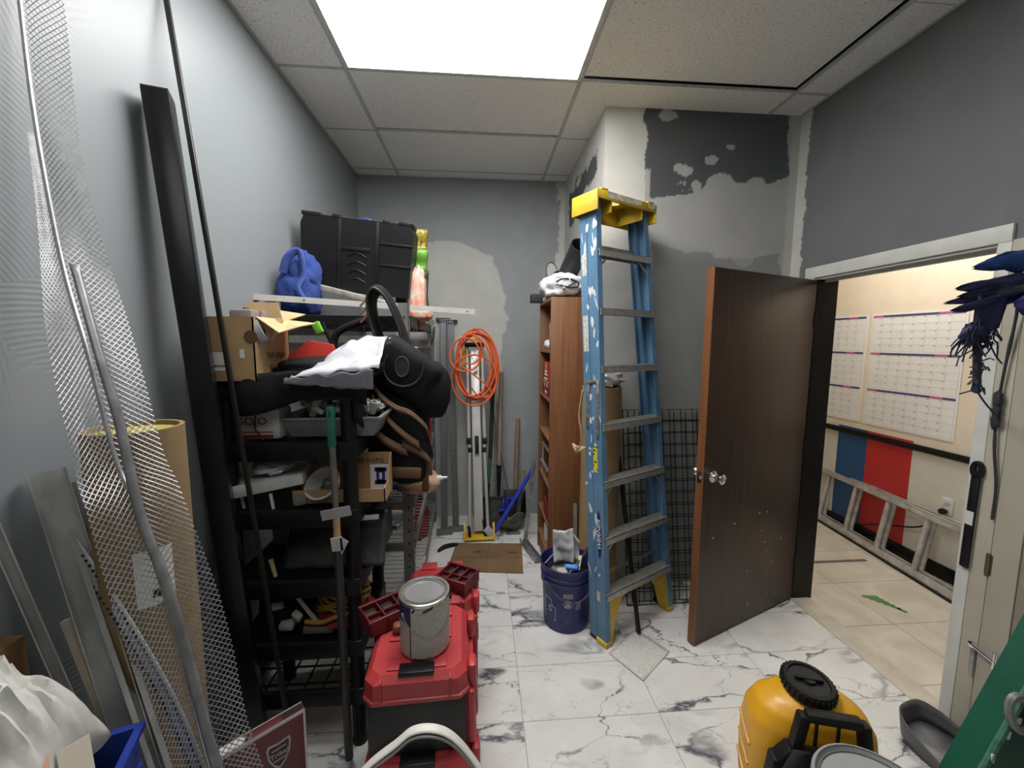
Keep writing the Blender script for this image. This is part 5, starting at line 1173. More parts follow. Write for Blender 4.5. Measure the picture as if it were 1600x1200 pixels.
    MB().tube(smooth_path([(.36, 1.93, 1.50), (.355, 1.93, 1.60), (.375, 1.93, 1.655), (.44, 1.93, 1.69), (.50, 1.94, 1.715)], 5), .017, 10).tube(smooth_path([(.355, 1.92, 1.60), (.33, 1.91, 1.66), (.315, 1.91, 1.70)], 4), .010, 8).build('arm', bk_, t)
    MB().box((.30, 1.90, 1.675), (.035, .03, .055), rotm(0, -.45, 0), .006).build('pad', mat('lime_green', (.14, .42, .03), .5), t)
    MB().lim(.34, .42, 1.915, 1.945, 1.49, 1.53, .006).build('base', black_plastic, t)
    # --- clear crumpled bag at the front corner
    cl = mat('clear_film', (.60, .61, .66), .15, .0, var=.25, scale=7, bump=.6, bscale=22, spec=.9)
    t = thing('poly_bag', 'shiny clear plastic bag crumpled at the front corner of the top shelf', 'bag', (.50, 1.55, 1.50))
    MB().grid(lambda u, v: V((.36+.31*u, 1.44+.24*v+.03*u, 1.49+.115*math.sin(v*2.2)*min(1, u*1.7)+.022*noise.noise(V((u*6, v*6, 2)))+.03*u)), 26, 20).build('film', cl, t, solid=.002, smooth=90)
    MB().grid(lambda u, v: V((.355+.30*u, 1.438+.006*math.sin(u*8), 1.488+.03*u-.05*v*(.4+u)+.012*noise.noise(V((u*7, v*3, 6))))), 24, 6).build('grey_underside', mat('grey_film', (.15, .145, .16), .4, bump=.3, bscale=30), t, solid=.002, smooth=90)
    # --- second shelf
    zz = DECKS[1]
    t = thing('jug', 'white handled jug with dark red lettering on the second black shelf', 'jug', (.19, 1.60, zz))
    jw = mat('jug_white', (.50, .49, .47), .5, var=.08)
    M = Matrix.Translation((.205, 1.605, zz))
    MB(M).box((0, 0, .062), (.155, .11, .124), None, .02).build('body', jw, t)
    MB(M).lathe([(.075, .115), (.06, .15), (.03, .18), (.024, .185), (.024, .2)], 28, Matrix.Diagonal((1, .7, 1, 1))).build('shoulder', jw, t)
    text('lettering', 'GOJO', .038, mat('jug_red', (.22, .012, .012), .5), facing((.178, 1.549, zz+.072), (0, -1, 0)), t, wide=1.15)
    MB(M).lim(-.078, .05, -.0565, -.0552, .03, .034).lim(-.06, .05, -.0565, -.0552, .012, .022).build('printed_band', MATS['jug_red'], t, smooth=0)
    single('wire', MB().tube(smooth_path([(.20, 1.542, zz+.1), (.195, 1.54, zz+.05), (.215, 1.54, zz+.02), (.225, 1.538, zz+.003)], 5), .003, 6), mat('dark_wire2', (.05, .02, .015), .5), 'thin dark red wire hanging in front of the white jug', 'wire', (.21, 1.54, zz))
    t = thing('parts_tray', 'grey tray heaped with white plastic fittings on the second black shelf', 'tray', (.43, 1.66, zz))
    tx0, tx1, ty0, ty1 = .27, .64, 1.566, 1.80
    tb = MB()
    def fr_(d, z): return [V((tx0+d, ty0+d, z)), V((tx1-d, ty0+d, z)), V((tx1-d, ty1-d, z)), V((tx0+d, ty1-d, z))]
    tb.loft([fr_(.03, zz+.002), fr_(0, zz+.072), fr_(-.008, zz+.074), fr_(-.008, zz+.082), fr_(.004, zz+.082), fr_(.034, zz+.008)], True, True)
    tb.build('tray', mat('tray_grey', (.23, .24, .25), .5, var=.12), t)
    rng = random.Random(12); wp = mat('fitting_white', (.62, .62, .60), .5, var=.12)
    for k in range(34):
        x, y = rng.uniform(.30, .60), rng.uniform(1.585, 1.74); s = rng.uniform(.018, .03)
        M = at((x, y, zz+.088+rng.uniform(0, .045)), rng.uniform(-.7, .7), rng.uniform(-.7, .7), rng.uniform(0, 3))
        if k % 3: mb = MB(M).box((0, 0, 0), (s*2.6, s*1.6, s*.9), None, .003).box((s*.6, 0, s*.5), (s*.5, s*1.6, s*.6), None, .002)
        else: mb = MB(M).lathe([(s*.6, -s), (s*.6, s), (s*.4, s), (s*.4, -s)], 14, None, False, False)
        single('pipe_fitting', mb, wp, 'white plastic fitting in the heap in the grey tray', 'fitting', (x, y, zz+.08), 'white fittings in the grey tray')
    for k in range(3): single('box_stack', MB().lim(.47+.01*k, .58, 1.64, 1.70, zz+.09+.012*k, zz+.10+.012*k), wp, ('lowest', 'middle', 'topmost')[k]+' white flat piece stacked in the grey tray', 'plate', (.52, 1.67, zz+.09+.012*k))
    # --- third shelf
    zz = DECKS[2]
    t = thing('plastic_stand', 'white plastic stand with sloping top on the left of the third black shelf', 'stand', (.21, 1.6, zz))
    for k, p in enumerate(((.11, 1.535), (.135, 1.545), (.25, 1.50+.03), (.33, 1.62))): MB().bar((p[0], p[1], zz), (p[0]-.008, p[1], zz+.06), .008, .008).build('leg', wp, t)
    MB(at((.215, 1.60, zz+.09), 0, -.14, .22)).box((0, 0, 0), (.25, .15, .045), None, .006).build('top', wp, t)
    MB(at((.135, 1.66, zz+.12), 0, -.1, .1)).box((0, 0, .02), (.09, .10, .11), None, .006).build('back_box', wp, t)
    single('plastic_wrap', MB().blob((.22, 1.60, zz+.145), (.07, .06, .028), .4, 3, 8, 24, None), cl, 'small clear plastic wrap on the white stand', 'wrap', (.22, 1.6, zz+.12), smooth=80)
    t = thing('shim_box', 'open cardboard display box with handwriting style lettering on the third black shelf', 'box', (.48, 1.7, zz))
    bx0, bx1, by0, by1 = .30, .655, 1.565, 1.70
    MB().lim(bx0, bx1, by1-.004, by1, zz, zz+.168)  .build('back_flap', card, t, smooth=0)
    MB().prism([(by0, zz), (by1, zz), (by1, zz+.165), (by1-.03, zz+.16), (by1-.07, zz+.07), (by0, zz+.06)], .004, plate((0, 1, 0), (0, 0, 1), (1, 0, 0)), bx1-.004).build('side', card, t, smooth=0)
    MB().lim(bx0, bx1, by0, by0+.004, zz, zz+.056).lim(bx0, bx0+.004, by0, by1, zz, zz+.056).lim(bx0, bx1, by0, by1, zz, zz+.004).build('tray', card, t, smooth=0)
    ik = mat('marker_ink', (.035, .025, .02), .7)
    text('lettering', 'NELSON WOOD SHIMS', .030, ik, facing((.475, by1-.0046, zz+.132), (0, -1, 0)), t, wide=.95)
    text('lettering', 'SHIM YOUR PROJECTS', .012, inkb, facing((.45, by1-.0046, zz+.108), (0, -1, 0)), t)
    lb = MB().lim(.565, .648, by1-.0055, by1-.0042, zz+.01, zz+.115).build('label', wf_, t, smooth=0)
    bm_ = mat('label_blue', (.02, .025, .17), .5); MB().lim(.590, .626, by1-.0062, by1-.0056, zz+.03, zz+.10, .0002).box((.608, by1-.0059, zz+.094), (.05, .0006, .018)).box((.608, by1-.0059, zz+.038), (.05, .0006, .018)).build('printed_figure', bm_, lb, smooth=0)
    MB().lim(.603, .613, by1-.0066, by1-.0063, zz+.052, zz+.08).build('printed_mark', wf_, lb, smooth=0)
    t = thing('bowl', 'white bowl tipped forward and full of screws on the third black shelf', 'bowl', (.42, 1.6, zz))
    M = at((.415, 1.60, zz+.062), .75, -.25, 0)
    MB(M).lathe([(.0, -.04), (.035, -.038), (.058, -.01), (.068, .022), (.071, .022), (.071, .026), (.064, .026), (.055, -.005), (.03, -.032), (0, -.034)], 32, None, False, False).build('bowl', mat('bowl_white', (.58, .58, .56), .4, var=.05), t)
    rng = random.Random(5); sc = MB()
    for k in range(60):
        a, rr = rng.uniform(0, 6.3), rng.uniform(0, .042); p = M @ V((rr*math.cos(a), rr*math.sin(a), -.016+.006*rng.random())); q = p+V((rng.uniform(-1, 1), rng.uniform(-1, 1), rng.uniform(-.3, .6)))*.016
        sc.tube([p, q], .002, 5); sc.box(q, (.005, .005, .002))
    o = single('screws', sc, mat('screw_zinc', (.28, .27, .28), .35, .8), 'loose grey screws heaped in the white bowl', 'screws', tuple(M @ V((0, 0, -.02)))); o['kind'] = 'stuff'
    single('envelope', MB(at((.36, 1.70, zz+.085), .3, -.1, .3)).box((0, 0, 0), (.12, .09, .006)), mat('paper_grey', (.42, .40, .38), .7), 'grey paper packet behind the white bowl', 'packet', (.36, 1.7, zz+.07))
    single('sponge', MB().box((.33, 1.57, zz+.02), (.05, .05, .04), rotm(0, 0, .4), .012), mat('sponge_grey', (.2, .19, .16), .9), 'small grey lump at the left of the white bowl', 'scrap', (.33, 1.57, zz))
    # --- fourth shelf
    zz = DECKS[3]
    t = thing('tote_bag', 'dark tote bag slumped on the fourth black shelf', 'bag', (.40, 1.7, zz))
    MB().grid(lambda u, v: V((.24+.40*u, 1.58+.10*v+.01*noise.noise(V((u*4, v*4, 1))), zz+.005+.195*v*(1-.3*(1-min(1, u*3)))+.0*u)), 18, 14).build('front', mat('tote_dark', (.022, .024, .026), .5, var=.4, scale=6, bump=.15, bscale=60), t, solid=.006, smooth=80)
    MB().lim(.30, .62, 1.70, 1.86, zz, zz+.17, .03).build('body', MATS['tote_dark'], t)
    single('foil_bag', MB().bar((.22, 1.56, zz+.20), (.62, 1.60, zz+.205), .012, .02, (0, 0, 1), .004), cl, 'strip of silver foil lying under the third black shelf', 'foil', (.42, 1.58, zz+.195))
    single('flashlight', MB().tube([(.225, 1.535, zz+.075), (.245, 1.525, zz+.01)], [.009, .007], 10), mat('dull_yellow', (.36, .32, .16), .5), 'small dull yellow flashlight leaning on the fourth black shelf', 'flashlight', (.235, 1.53, zz))
    single('leaning_board', MB().lim(.10, .16, 1.80, 1.83, zz, zz+.19, .004), mat('panel_grey', (.23, .23, .23), .5), 'pale grey board at the left back of the fourth black shelf', 'board', (.13, 1.815, zz))
    # --- fifth shelf
    zz = DECKS[4]
    t = thing('hose', 'coiled yellow hose on the fifth black shelf', 'hose', (.45, 1.66, zz+.06))
    ym = mat('hose_yellow', (.40, .26, .05), .5, var=.2); P = []; rng = random.Random(2)
    for k in range(130):
        a = k*.29; P.append(V((.445+(.10+.012*math.sin(k*.7))*math.cos(a), 1.66+.085*math.sin(a), zz+.075+.03*math.sin(a*1.3+k*.05)+.0004*k)))
    MB().tube(P, .0065, 7).build('coil', ym, t)
    MB().tube(smooth_path([(.33, 1.56, zz+.05), (.40, 1.545, zz+.055), (.46, 1.55, zz+.075), (.53, 1.56, zz+.085)], 6), .009, 8).build('loose_end', ym, t)
    single('red_cloth', MB().blob((.47, 1.64, zz+.032), (.115, .10, .034), .25, 3, 4, 30, -.95), mat('red_cloth', (.30, .014, .035), .8, var=.1), 'red cloth under the yellow hose', 'cloth', (.47, 1.64, zz), smooth=80)
    single('paint_stick', MB().bar((.29, 1.54, zz+.205), (.375, 1.55, zz+.06), .014, .006, (0, 1, 0)), mat('stick_pale', (.40, .38, .34), .7), 'pale flat stick leaning on the fifth black shelf', 'stick', (.33, 1.545, zz+.06))
    for k, (x, z_, rx) in enumerate(((.26, .02, .3), (.22, .10, -.5), (.30, .055, .9))):
        single('cloth_scrap', MB(at((x, 1.56, zz+z_+.02), rx, .4*k, k)).box((0, 0, 0), (.055, .04, .028), None, .008), mat('scrap_white', (.40, .38, .36), .8, var=.2), ('white scrap lying at the front of the fifth black shelf', 'pale scrap higher up at the left of the fifth black shelf', 'crumpled white scrap between stick and rod on the fifth black shelf')[k], 'scrap', (x, 1.56, zz+z_))
    single('dark_bag', MB().blob((.22, 1.68, zz+.08), (.11, .12, .085), .2, 2.5, 3, 28, -.94), bk_, 'dark bag at the left of the fifth black shelf', 'bag', (.22, 1.68, zz), smooth=80)
    single('grey_tray', MB().lim(.32, .44, 1.55, 1.68, zz, zz+.03, .008), mat('dull_grey', (.15, .145, .14), .6), 'dull grey flat tray below the yellow hose', 'tray', (.38, 1.6, zz))
    # pole with a green grip standing in front of the right hand post
    t = thing('scraper_pole', 'pole with green grip and taped joint in front of the black shelf', 'pole', (.525, 1.465, 0))
    a, b = V((.515, 1.455, 0)), V((.497, 1.465, 1.385))
    def P_(z): return a+(b-a)*(z/1.385)
    MB().bar(P_(1.235), P_(1.385), .028, .02, (0, 1, 0), .007).build('grip', mat('grip_green', (.012, .13, .075), .45), t)
    MB().bar(P_(1.345), P_(1.372), .007, .021, (0, 1, 0), .002).build('hang_hole', MATS['slot_dark'], t)
    MB().tube([P_(.985), P_(1.24)], .0115, 14).build('shaft', mat('shaft_grey', (.20, .19, .185), .35, .6, var=.2), t)
    MB().tube([P_(.90), P_(.985)], .0125, 14).build('wood_core', mat('core_wood', (.46, .29, .16), .6), t)
    MB().tube([P_(.0), P_(.90)], .0155, 14).build('lower_shaft', mat('lower_shaft', (.05, .048, .047), .45, .3), t)
    MB().box(P_(.985)+V((.005, -.014, .012)), (.105, .004, .036), rotm(0, -.18, 0)).build('tape', mat('duct_tape', (.30, .30, .31), .45, var=.1), t)
    MB().box(P_(.89)+V((.004, -.016, -.01)), (.04, .006, .05), rotm(0, -.1, 0)).prism([(0, 0), (.03, -.02), (.004, -.07)], .003, facing(P_(.89)+V((.015, -.016, .02)), (0, -1, 0))).build('paper_tape', mat('paper_tape', (.45, .45, .44), .7), t, smooth=0)
bk_ = MATS['black_nylon']
on_shelf()
# low pale slab on the floor seen under the lowest shelf
single('floor_board', MB().lim(.22, .56, 1.46+.1, 1.95, .0, .012, .003), mat('pale_board', (.44, .41, .36), .7, var=.15, scale=5), 'pale board on the floor under the black shelf', 'board', (.4, 1.75, 0))
# ================================================================== foreground left: things leaning on the wall
def lath():
    """expanded metal lath: two mesh wings on a narrow spine, sagging against the wall"""
    t = thing('metal_lath', 'long strip of silvery expanded metal mesh leaning on the left wall', 'metal mesh', (.6, .82, 0))
    zn = mat('lath_zinc', (.46, .46, .47), .3, .72, var=.15, scale=60)
    SP = smooth_path([(.016, 1.065, 2.62), (.02, 1.058, 2.37), (.05, 1.03, 2.10), (.10, 1.0, 1.80), (.17, .96, 1.59), (.24, .92, 1.36), (.292, .9, 1.25), (.38, .87, .92), (.43, .85, .68), (.535, .83, .3), (.61, .82, .004)], 12)
    cum = [0]
    for a, b in zip(SP, SP[1:]): cum.append(cum[-1]+(b-a).length)
    L = cum[-1]
    def at_s(s):
        s = max(0, min(L, s))
        for i in range(len(cum)-1):
            if cum[i+1] >= s or i == len(cum)-2:
                k = (s-cum[i])/(cum[i+1]-cum[i]); return SP[i]*(1-k)+SP[i+1]*k
    def wing(dirf, wf, name, s0, s1, seed, rows=13):
        pitch = .0135; mb = MB()
        def P(s, q):
            base = at_s(s); k = s/L; w_ = wf(k)*q; d = dirf(k)
            wob = .006*noise.noise(V((s*4, q*1.5, seed)))+.010*math.sin(s*9+seed)*q
            return base+d*(w_*(1+.10*noise.noise(V((s*3, seed, 1)))))+V((.3, -1, 0))*wob
        n = int((s1-s0)/pitch)
        for j in range(rows):
            for i in range(n):
                sa = s0+i*pitch+(pitch/2 if j % 2 else 0)
                a = P(sa, j/rows); b = P(sa+pitch/2, (j+1)/rows); c = P(sa+pitch, j/rows)
                for p, q in ((a, b), (b, c)):
                    z = (q-p).normalized(); x = V((.4, -1, .5)).cross(z).normalized(); y = z.cross(x)
                    vs = [p+x*.0009, p-x*.0009+y*.0004, p-x*.0003-y*.0005, q+x*.0009, q-x*.0009+y*.0004, q-x*.0003-y*.0005]
                    mb.add(vs, [(0, 1, 4, 3), (1, 2, 5, 4), (2, 0, 3, 5)])
        return mb.build(name, zn, t, smooth=0)
    wing(lambda k: V((.80, .46, .12+.1*k)).normalized(), lambda k: .060+.028*min(1, k*1.5), 'mesh_wing', 0, L, 2)
    wing(lambda k: V((-.45+.1*k, -.62, .05-.5*k)).normalized(), lambda k: .016+.06*min(1, max(0, k-.2)*3.2), 'mesh_wing', .55, L, 5)
    MB().tube([p+V((.003, -.004, 0)) for p in SP], .0045, 8).build('spine_bead', zn, t)
lath()
def corner_bead():
    t = thing('corner_bead', 'narrow dark grey metal bead strip lying in front of the metal mesh', 'metal strip', (.63, .79, 0))
    P = smooth_path([(.160, .962, 1.78), (.229, .92, 1.58), (.271, .9, 1.445), (.318, .87, 1.264), (.375, .85, 1.103), (.412, .84, .94), (.465, .82, .71), (.56, .80, .32), (.63, .79, .003)], 8)
    mb = MB(); n = len(P)-1
    mb.grid(lambda u, v: P[round(u*n)]+V(((.010+.008*u)*(v-.5), .010*(v-.5)-.004*math.sin(v*PI), 0)), n, 4)
    mb.build('strip', mat('bead_grey', (.22, .225, .23), .4, .5, var=.2, scale=30), t, solid=.003, smooth=60)
corner_bead()
def big_tube():
    t = thing('steel_tube', 'long black rectangular steel tube leaning on the left wall', 'tube', (.16, 1.45, 0))
    a, b = V((.20, 1.435, .0)), V((.058, 1.39, 2.36)); g = mat('tube_black', (.007, .007, .008), .28, var=.2, spec=.28)
    mb = MB(); M = frame((a+b)/2, b-a, (0, 1, 0)); L = (b-a).length
    M = M @ Matrix.Rotation(.42, 4, 'Z')
    w2, h2, r = .038, .05, .004
    bm = bmesh.new(); bmesh.ops.create_cube(bm, size=1)
    for v in bm.verts: v.co = V((v.co.x*w2*2*.88, v.co.y*h2*2*.84, v.co.z*L))
    bmesh.ops.bevel(bm, geom=bm.edges[:], offset=r, segments=2, profile=.5, affect='EDGES')
    mb.frombm(bm, M).build('tube', g, t)
    MB(M).box((0, 0, L/2+.0015), (w2*1.7, h2*1.62, .003)).build('end_cap', mat('cap_black', (.02, .02, .02), .4), t)
big_tube()
single('flat_bar', MB().bar((.36, 1.372, .0), (.012, 1.52, 2.77), .016, .010, (0, 1, 0), .002), mat('bar_black', (.022, .02, .019), .4, .3), 'long thin black bar leaning on the left wall in front of the shelf', 'bar', (.36, 1.372, 0))
def kraft_roll():
    c = (.178, 1.05); r = .097; h = 1.405
    t = thing('cardboard_roll', 'fat tan cardboard roll standing against the left wall behind the mesh', 'roll', (c[0], c[1], 0))
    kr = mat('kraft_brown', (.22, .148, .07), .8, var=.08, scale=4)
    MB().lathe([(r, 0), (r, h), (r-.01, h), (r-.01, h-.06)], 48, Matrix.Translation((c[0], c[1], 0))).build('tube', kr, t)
    MB().lathe([(r-.01, h-.02), (r-.01, h-.012)], 40, Matrix.Translation((c[0], c[1], 0))).build('yellow_end', mat('yellow_lining', (.34, .30, .06), .7), t)
    MB().grid(lambda u, v: V((c[0]+(r+.001)*math.cos(-1.15+.75*u), c[1]+(r+.001)*math.sin(-1.15+.75*u), .98+.14*v)), 10, 2).build('label', white_paint, t)
    MB().grid(lambda u, v: V((c[0]+(r+.002)*math.cos(-.85+.3*u), c[1]+(r+.002)*math.sin(-.85+.3*u), 1.0+.02*v)), 5, 1).build('label_mark', black_plastic, t)
kraft_roll()
def leaning(name, label, a, b, w, d, m, th=.0025, lip=0, cat='metal track', partname='channel'):
    """a C-shaped track from floor point a up to wall point b"""
    t = thing(name, label, cat, tuple(a)); a, b = V(a), V(b)
    ax = (b-a).normalized(); n = V((.75, -.66, 0)); n = (n-ax*n.dot(ax)).normalized(); s = ax.cross(n).normalized()
    mb = MB()
    mb.bar(a, b, w, th, n)
    for k in (-1, 1):
        mb.bar(a+s*k*w/2+n*d/2, b+s*k*w/2+n*d/2, th, d, n)
        if lip: mb.bar(a+s*k*(w/2-lip/2)+n*d, b+s*k*(w/2-lip/2)+n*d, lip, th, n)
    mb.build(partname, m, t, smooth=0); return t, a, b, n, s
dg = mat('dull_galv', (.36, .36, .345), .45, .35, var=.25, scale=18, stretch=(1, 1, .3))
leaning('stud_track', 'wide galvanised steel stud leaning on the left wall, topmost of its bundle', (.385, .872, 0), (.030, .985, 1.315), .058, .03, dg)
leaning('stud_track', 'second galvanised steel stud just right of the widest one', (.45, .86, 0), (.032, 1.018, 1.27), .036, .025, dg, lip=.01)
leaning('steel_rail', 'long dull steel rail at the far left edge leaning on the wall', (.30, .915, .0), (.035, .87, 1.24), .018, .018, dg)
single('lath_stick', MB().bar((.335, .915, .0), (.090, .93, .985), .016, .012, (0, 1, 0)), mat('stick_tan', (.55, .48, .38), .7), 'narrow pale wooden stick behind the white bags', 'stick', (.335, .915, 0))
def perforated():
    t = thing('perforated_strip', 'perforated pale metal strip leaning in front of the tan roll', 'metal strip', (.50, .835, 0))
    P = smooth_path([(.045, .99, 1.165), (.20, .945, .955), (.33, .895, .765), (.425, .86, .52), (.475, .845, .26), (.50, .835, .003)], 10)
    n = len(P)-1; s_ = V((.7, -.15, .55)).normalized()
    MB().grid(lambda u, v: P[round(u*n)]+s_*.052*(v-.5), n, 3).build('strip', mat('pale_zinc', (.44, .45, .47), .45, .35, var=.1), t, solid=.002, smooth=60)
    h = MB()
    for k in range(1, n):
        for q in (-.013, .013):
            for f in (0, .5):
                p = P[k].lerp(P[min(n, k+1)], f)+s_*q; h.box(p+V((.0, -.0022, 0)), (.006, .0015, .006))
    h.build('holes', MATS['slot_dark'], t, smooth=0)
perforated()
single('cardboard_sheet', MB().bar((.235, 1.10+.02, .003), (.04, 1.075, 1.0), .22, .004, (.6, -.7, 0)), mat('sheet_tan', (.34, .215, .10), .85, var=.1), 'flat tan cardboard sheet behind the metal strips', 'cardboard', (.23, 1.11, 0)) if False else None
def bin_and_bags():
    t = thing('storage_bin', 'bright blue plastic bin at the lower left edge', 'bin', (.19, .78, 0))
    bl = mat('bin_blue', (.018, .05, .34), .4, var=.08)
    C = V((.175, .745, 0)); rz = .35
    M = at(C, 0, 0, rz); mb = MB(M)
    def ring(hx, hy, z): return [V((x*hx, y*hy, z)) for x, y in ((-1, -1), (1, -1), (1, 1), (-1, 1))]
    t_ = MB(); t_.loft([ring(.10, .07, 0), ring(.13, .095, .745), ring(.14, .105, .748), ring(.14, .105, .76), ring(.125, .09, .76), ring(.097, .067, .02)], True, True)
    mb.add(t_.v, t_.f); mb.build('body', bl, t, smooth=0)
    r = MB(M)
    for k in range(4): r.box((0, -.093+.0*k, .67-.05*k), (.24, .008, .012)); r.box((.131-.002*k, 0, .67-.05*k), (.008, .17, .012))
    r.build('ribs', bl, t, smooth=0)
    single('plastic_sheet', MB().blob(C+V((.03, .03, .66)), (.085, .065, .06), .35, 3, 3, 24), mat('dark_film', (.03, .05, .07), .25, var=.3, scale=20), 'dark crumpled film inside the blue bin', 'film', tuple(C+V((0, 0, .60))), smooth=80)
    wb = mat('paper_white', (.60, .59, .56), .75, var=.06, bump=.5, bscale=14)
    t = thing('paper_bags', 'pile of crumpled white plastic bags at the lower left corner', 'bags', (.11, .70, .75))
    def crumple(cx, cy, z0, hx, hy, hz, seed, tilt=0):
        """a heap of thin plastic: a dome broken by sharp folds"""
        mb = MB()
        def f(u, v):
            a, b = 2*u-1, 2*v-1
            rr = 1+.16*noise.noise(V((a*1.5, b*1.5, seed)))
            dome = max(0, 1-abs(a)**2.6)*max(0, 1-abs(b)**2.6)
            p = V((a*1.3+seed, b*3.2, seed*2))
            ridge = (1-abs(noise.noise(p*1.25)))**2*.30+(1-abs(noise.noise(p*2.9+V((3, 1, 2)))))**2*.12
            return V((cx+hx*a*rr, cy+hy*b*rr+tilt*a*.05, z0+hz*dome**.55*(.62+ridge)-.02*abs(a)))
        return mb.grid(f, 60, 40)
    for k, (cx, cy, z0, hx, hy, hz, sd) in enumerate(((.12, .625, .75, .17, .085, .14, 1.3), (.115, .675, .79, .165, .09, .18, 4.1), (.10, .730, .83, .17, .08, .235, 7.7))):
        crumple(cx, cy, z0, hx, hy, hz, sd).build('fold', wb, t, smooth=50, solid=.002)
    single('card', MB(facing((.290, .722, .838), (.75, -.6, .35))).box((0, 0, 0), (.042, .085, .002)), printed('card_cream', (.62, .57, .46), (.3, .28, .24), sx=60, sz=25, axis='XZ', cover=.3), 'cream card standing against the right end of the white bags', 'card', (.290, .722, .80))
    single('pink_card', MB(facing((.252, .680, .872), (.5, -.55, .65))).box((0, 0, 0), (.05, .05, .002)), mat('pink_card', (.62, .30, .22), .7), 'salmon pink card at the bottom edge on the white bags', 'card', (.252, .680, .84))
    t = thing('tall_box', 'brown taped cardboard box at the far left edge', 'box', (.03, .85, 0))
    MB(at((.030, .85, 0), 0, 0, 0)).box((0, 0, .50), (.055, .06, .98), None, .002).build('carton', mat('box_brown', (.14, .075, .03), .8, var=.12), t)
    MB(at((.030, .85, 0), 0, 0, 0)).box((.005, -.0305, .93), (.018, .001, .12)).box((.005, 0, .9805), (.018, .06, .001)).build('packing_tape', mat('tape_tan', (.22, .14, .07), .3), t, smooth=0)
bin_and_bags()
def maroon_box():
    A, B = V((.46, 1.235, 0)), V((.27, 1.075, 0))       # right and left bottom corners of the front
    ang = math.atan2(A.y-B.y, A.x-B.x); L = (A-B).length; h = .435
    t = thing('tile_box', 'flat maroon box with a shield emblem standing in front of the shelf', 'box', tuple((A+B)/2), ang)
    mr = mat('maroon_card', (.105, .022, .026), .45, var=.06); cw = mat('card_white', (.60, .56, .52), .5)
    M = TM[t.name]; th = .034
    MB(M).lim(-L/2, L/2, 0, th, 0, h, .001).build('carton', mr, t)
    e = MB(M)
    e.lim(-L/2, L/2, -.0008, 0, h-.010, h+.0004).lim(L/2-.006, L/2+.0004, -.0008, 0, 0, h).lim(-L/2, L/2, th-.002, th+.0005, h-.003, h+.0006)
    e.build('white_edge', cw, t, smooth=0)
    MB(M).prism([(-L/2+.002, .003), (-.045, .003), (-.035, th/2), (-.045, th-.003), (-L/2+.002, th-.003)], .0008, None, h).build('top_label', cw, t, smooth=0)
    MB(M).lim(.06, L/2-.004, .004, th-.004, h, h+.0008).build('dark_band', mat('band_dark', (.02, .012, .016), .5), t, smooth=0)
    MB(M).bar((-.04, .003, h+.0006), (-.03, th/2, h+.0006), .005, .001).bar((-.03, th/2, h+.0006), (-.04, th-.003, h+.0006), .005, .001).build('chevron', black_plastic, t, smooth=0)
    F = M @ facing((.045, -.0006, h-.105), (0, -1, 0)) @ Matrix.Rotation(.0, 4, 'Z')
    sh = [(-.034, .035), (-.03, .047), (0, .042), (.03, .047), (.034, .035), (.03, .0), (.016, -.03), (0, -.045), (-.016, -.03), (-.03, .0)]
    s2 = [(x*.86, y*.86) for x, y in sh]
    MB(F).ring_prism(sh, s2, .001).build('shield_rim', mat('shield_silver', (.42, .40, .38), .4), t, smooth=0)
    MB(F).prism([(x*.8, y*.8) for x, y in sh], .0007).build('shield', mat('shield_dark', (.055, .018, .02), .5), t, smooth=0)
    text('lettering', 'Tribal', .022, MATS['shield_silver'], F @ Matrix.Translation((0, .004, .001)), t)
    MB(F).box((0, -.014, .0012), (.034, .003, .0006)).box((0, .024, .0012), (.04, .003, .0006)).build('shield_lines', MATS['shield_silver'], t, smooth=0)
    text('lettering', 'Y', .06, cw, M @ facing((.045, -.0006, h-.215), (0, -1, 0)), t)
    tl = thing('bottle', 'murky green bottle in the clutter below the mesh', 'bottle', (.30, 1.14, 0))
    MB().lathe([(.025, 0), (.027, .01), (.027, .26), (.012, .31), (.012, .34)], 20, Matrix.Translation((.245, 1.06, 0))).build('body', mat('olive_plastic', (.10, .11, .06), .4), tl)
    MB().lathe([(.015, .34), (.015, .385), (.008, .39)], 16, Matrix.Translation((.245, 1.06, 0))).build('cap', mat('lime_cap', (.26, .36, .12), .5), tl)
maroon_box()

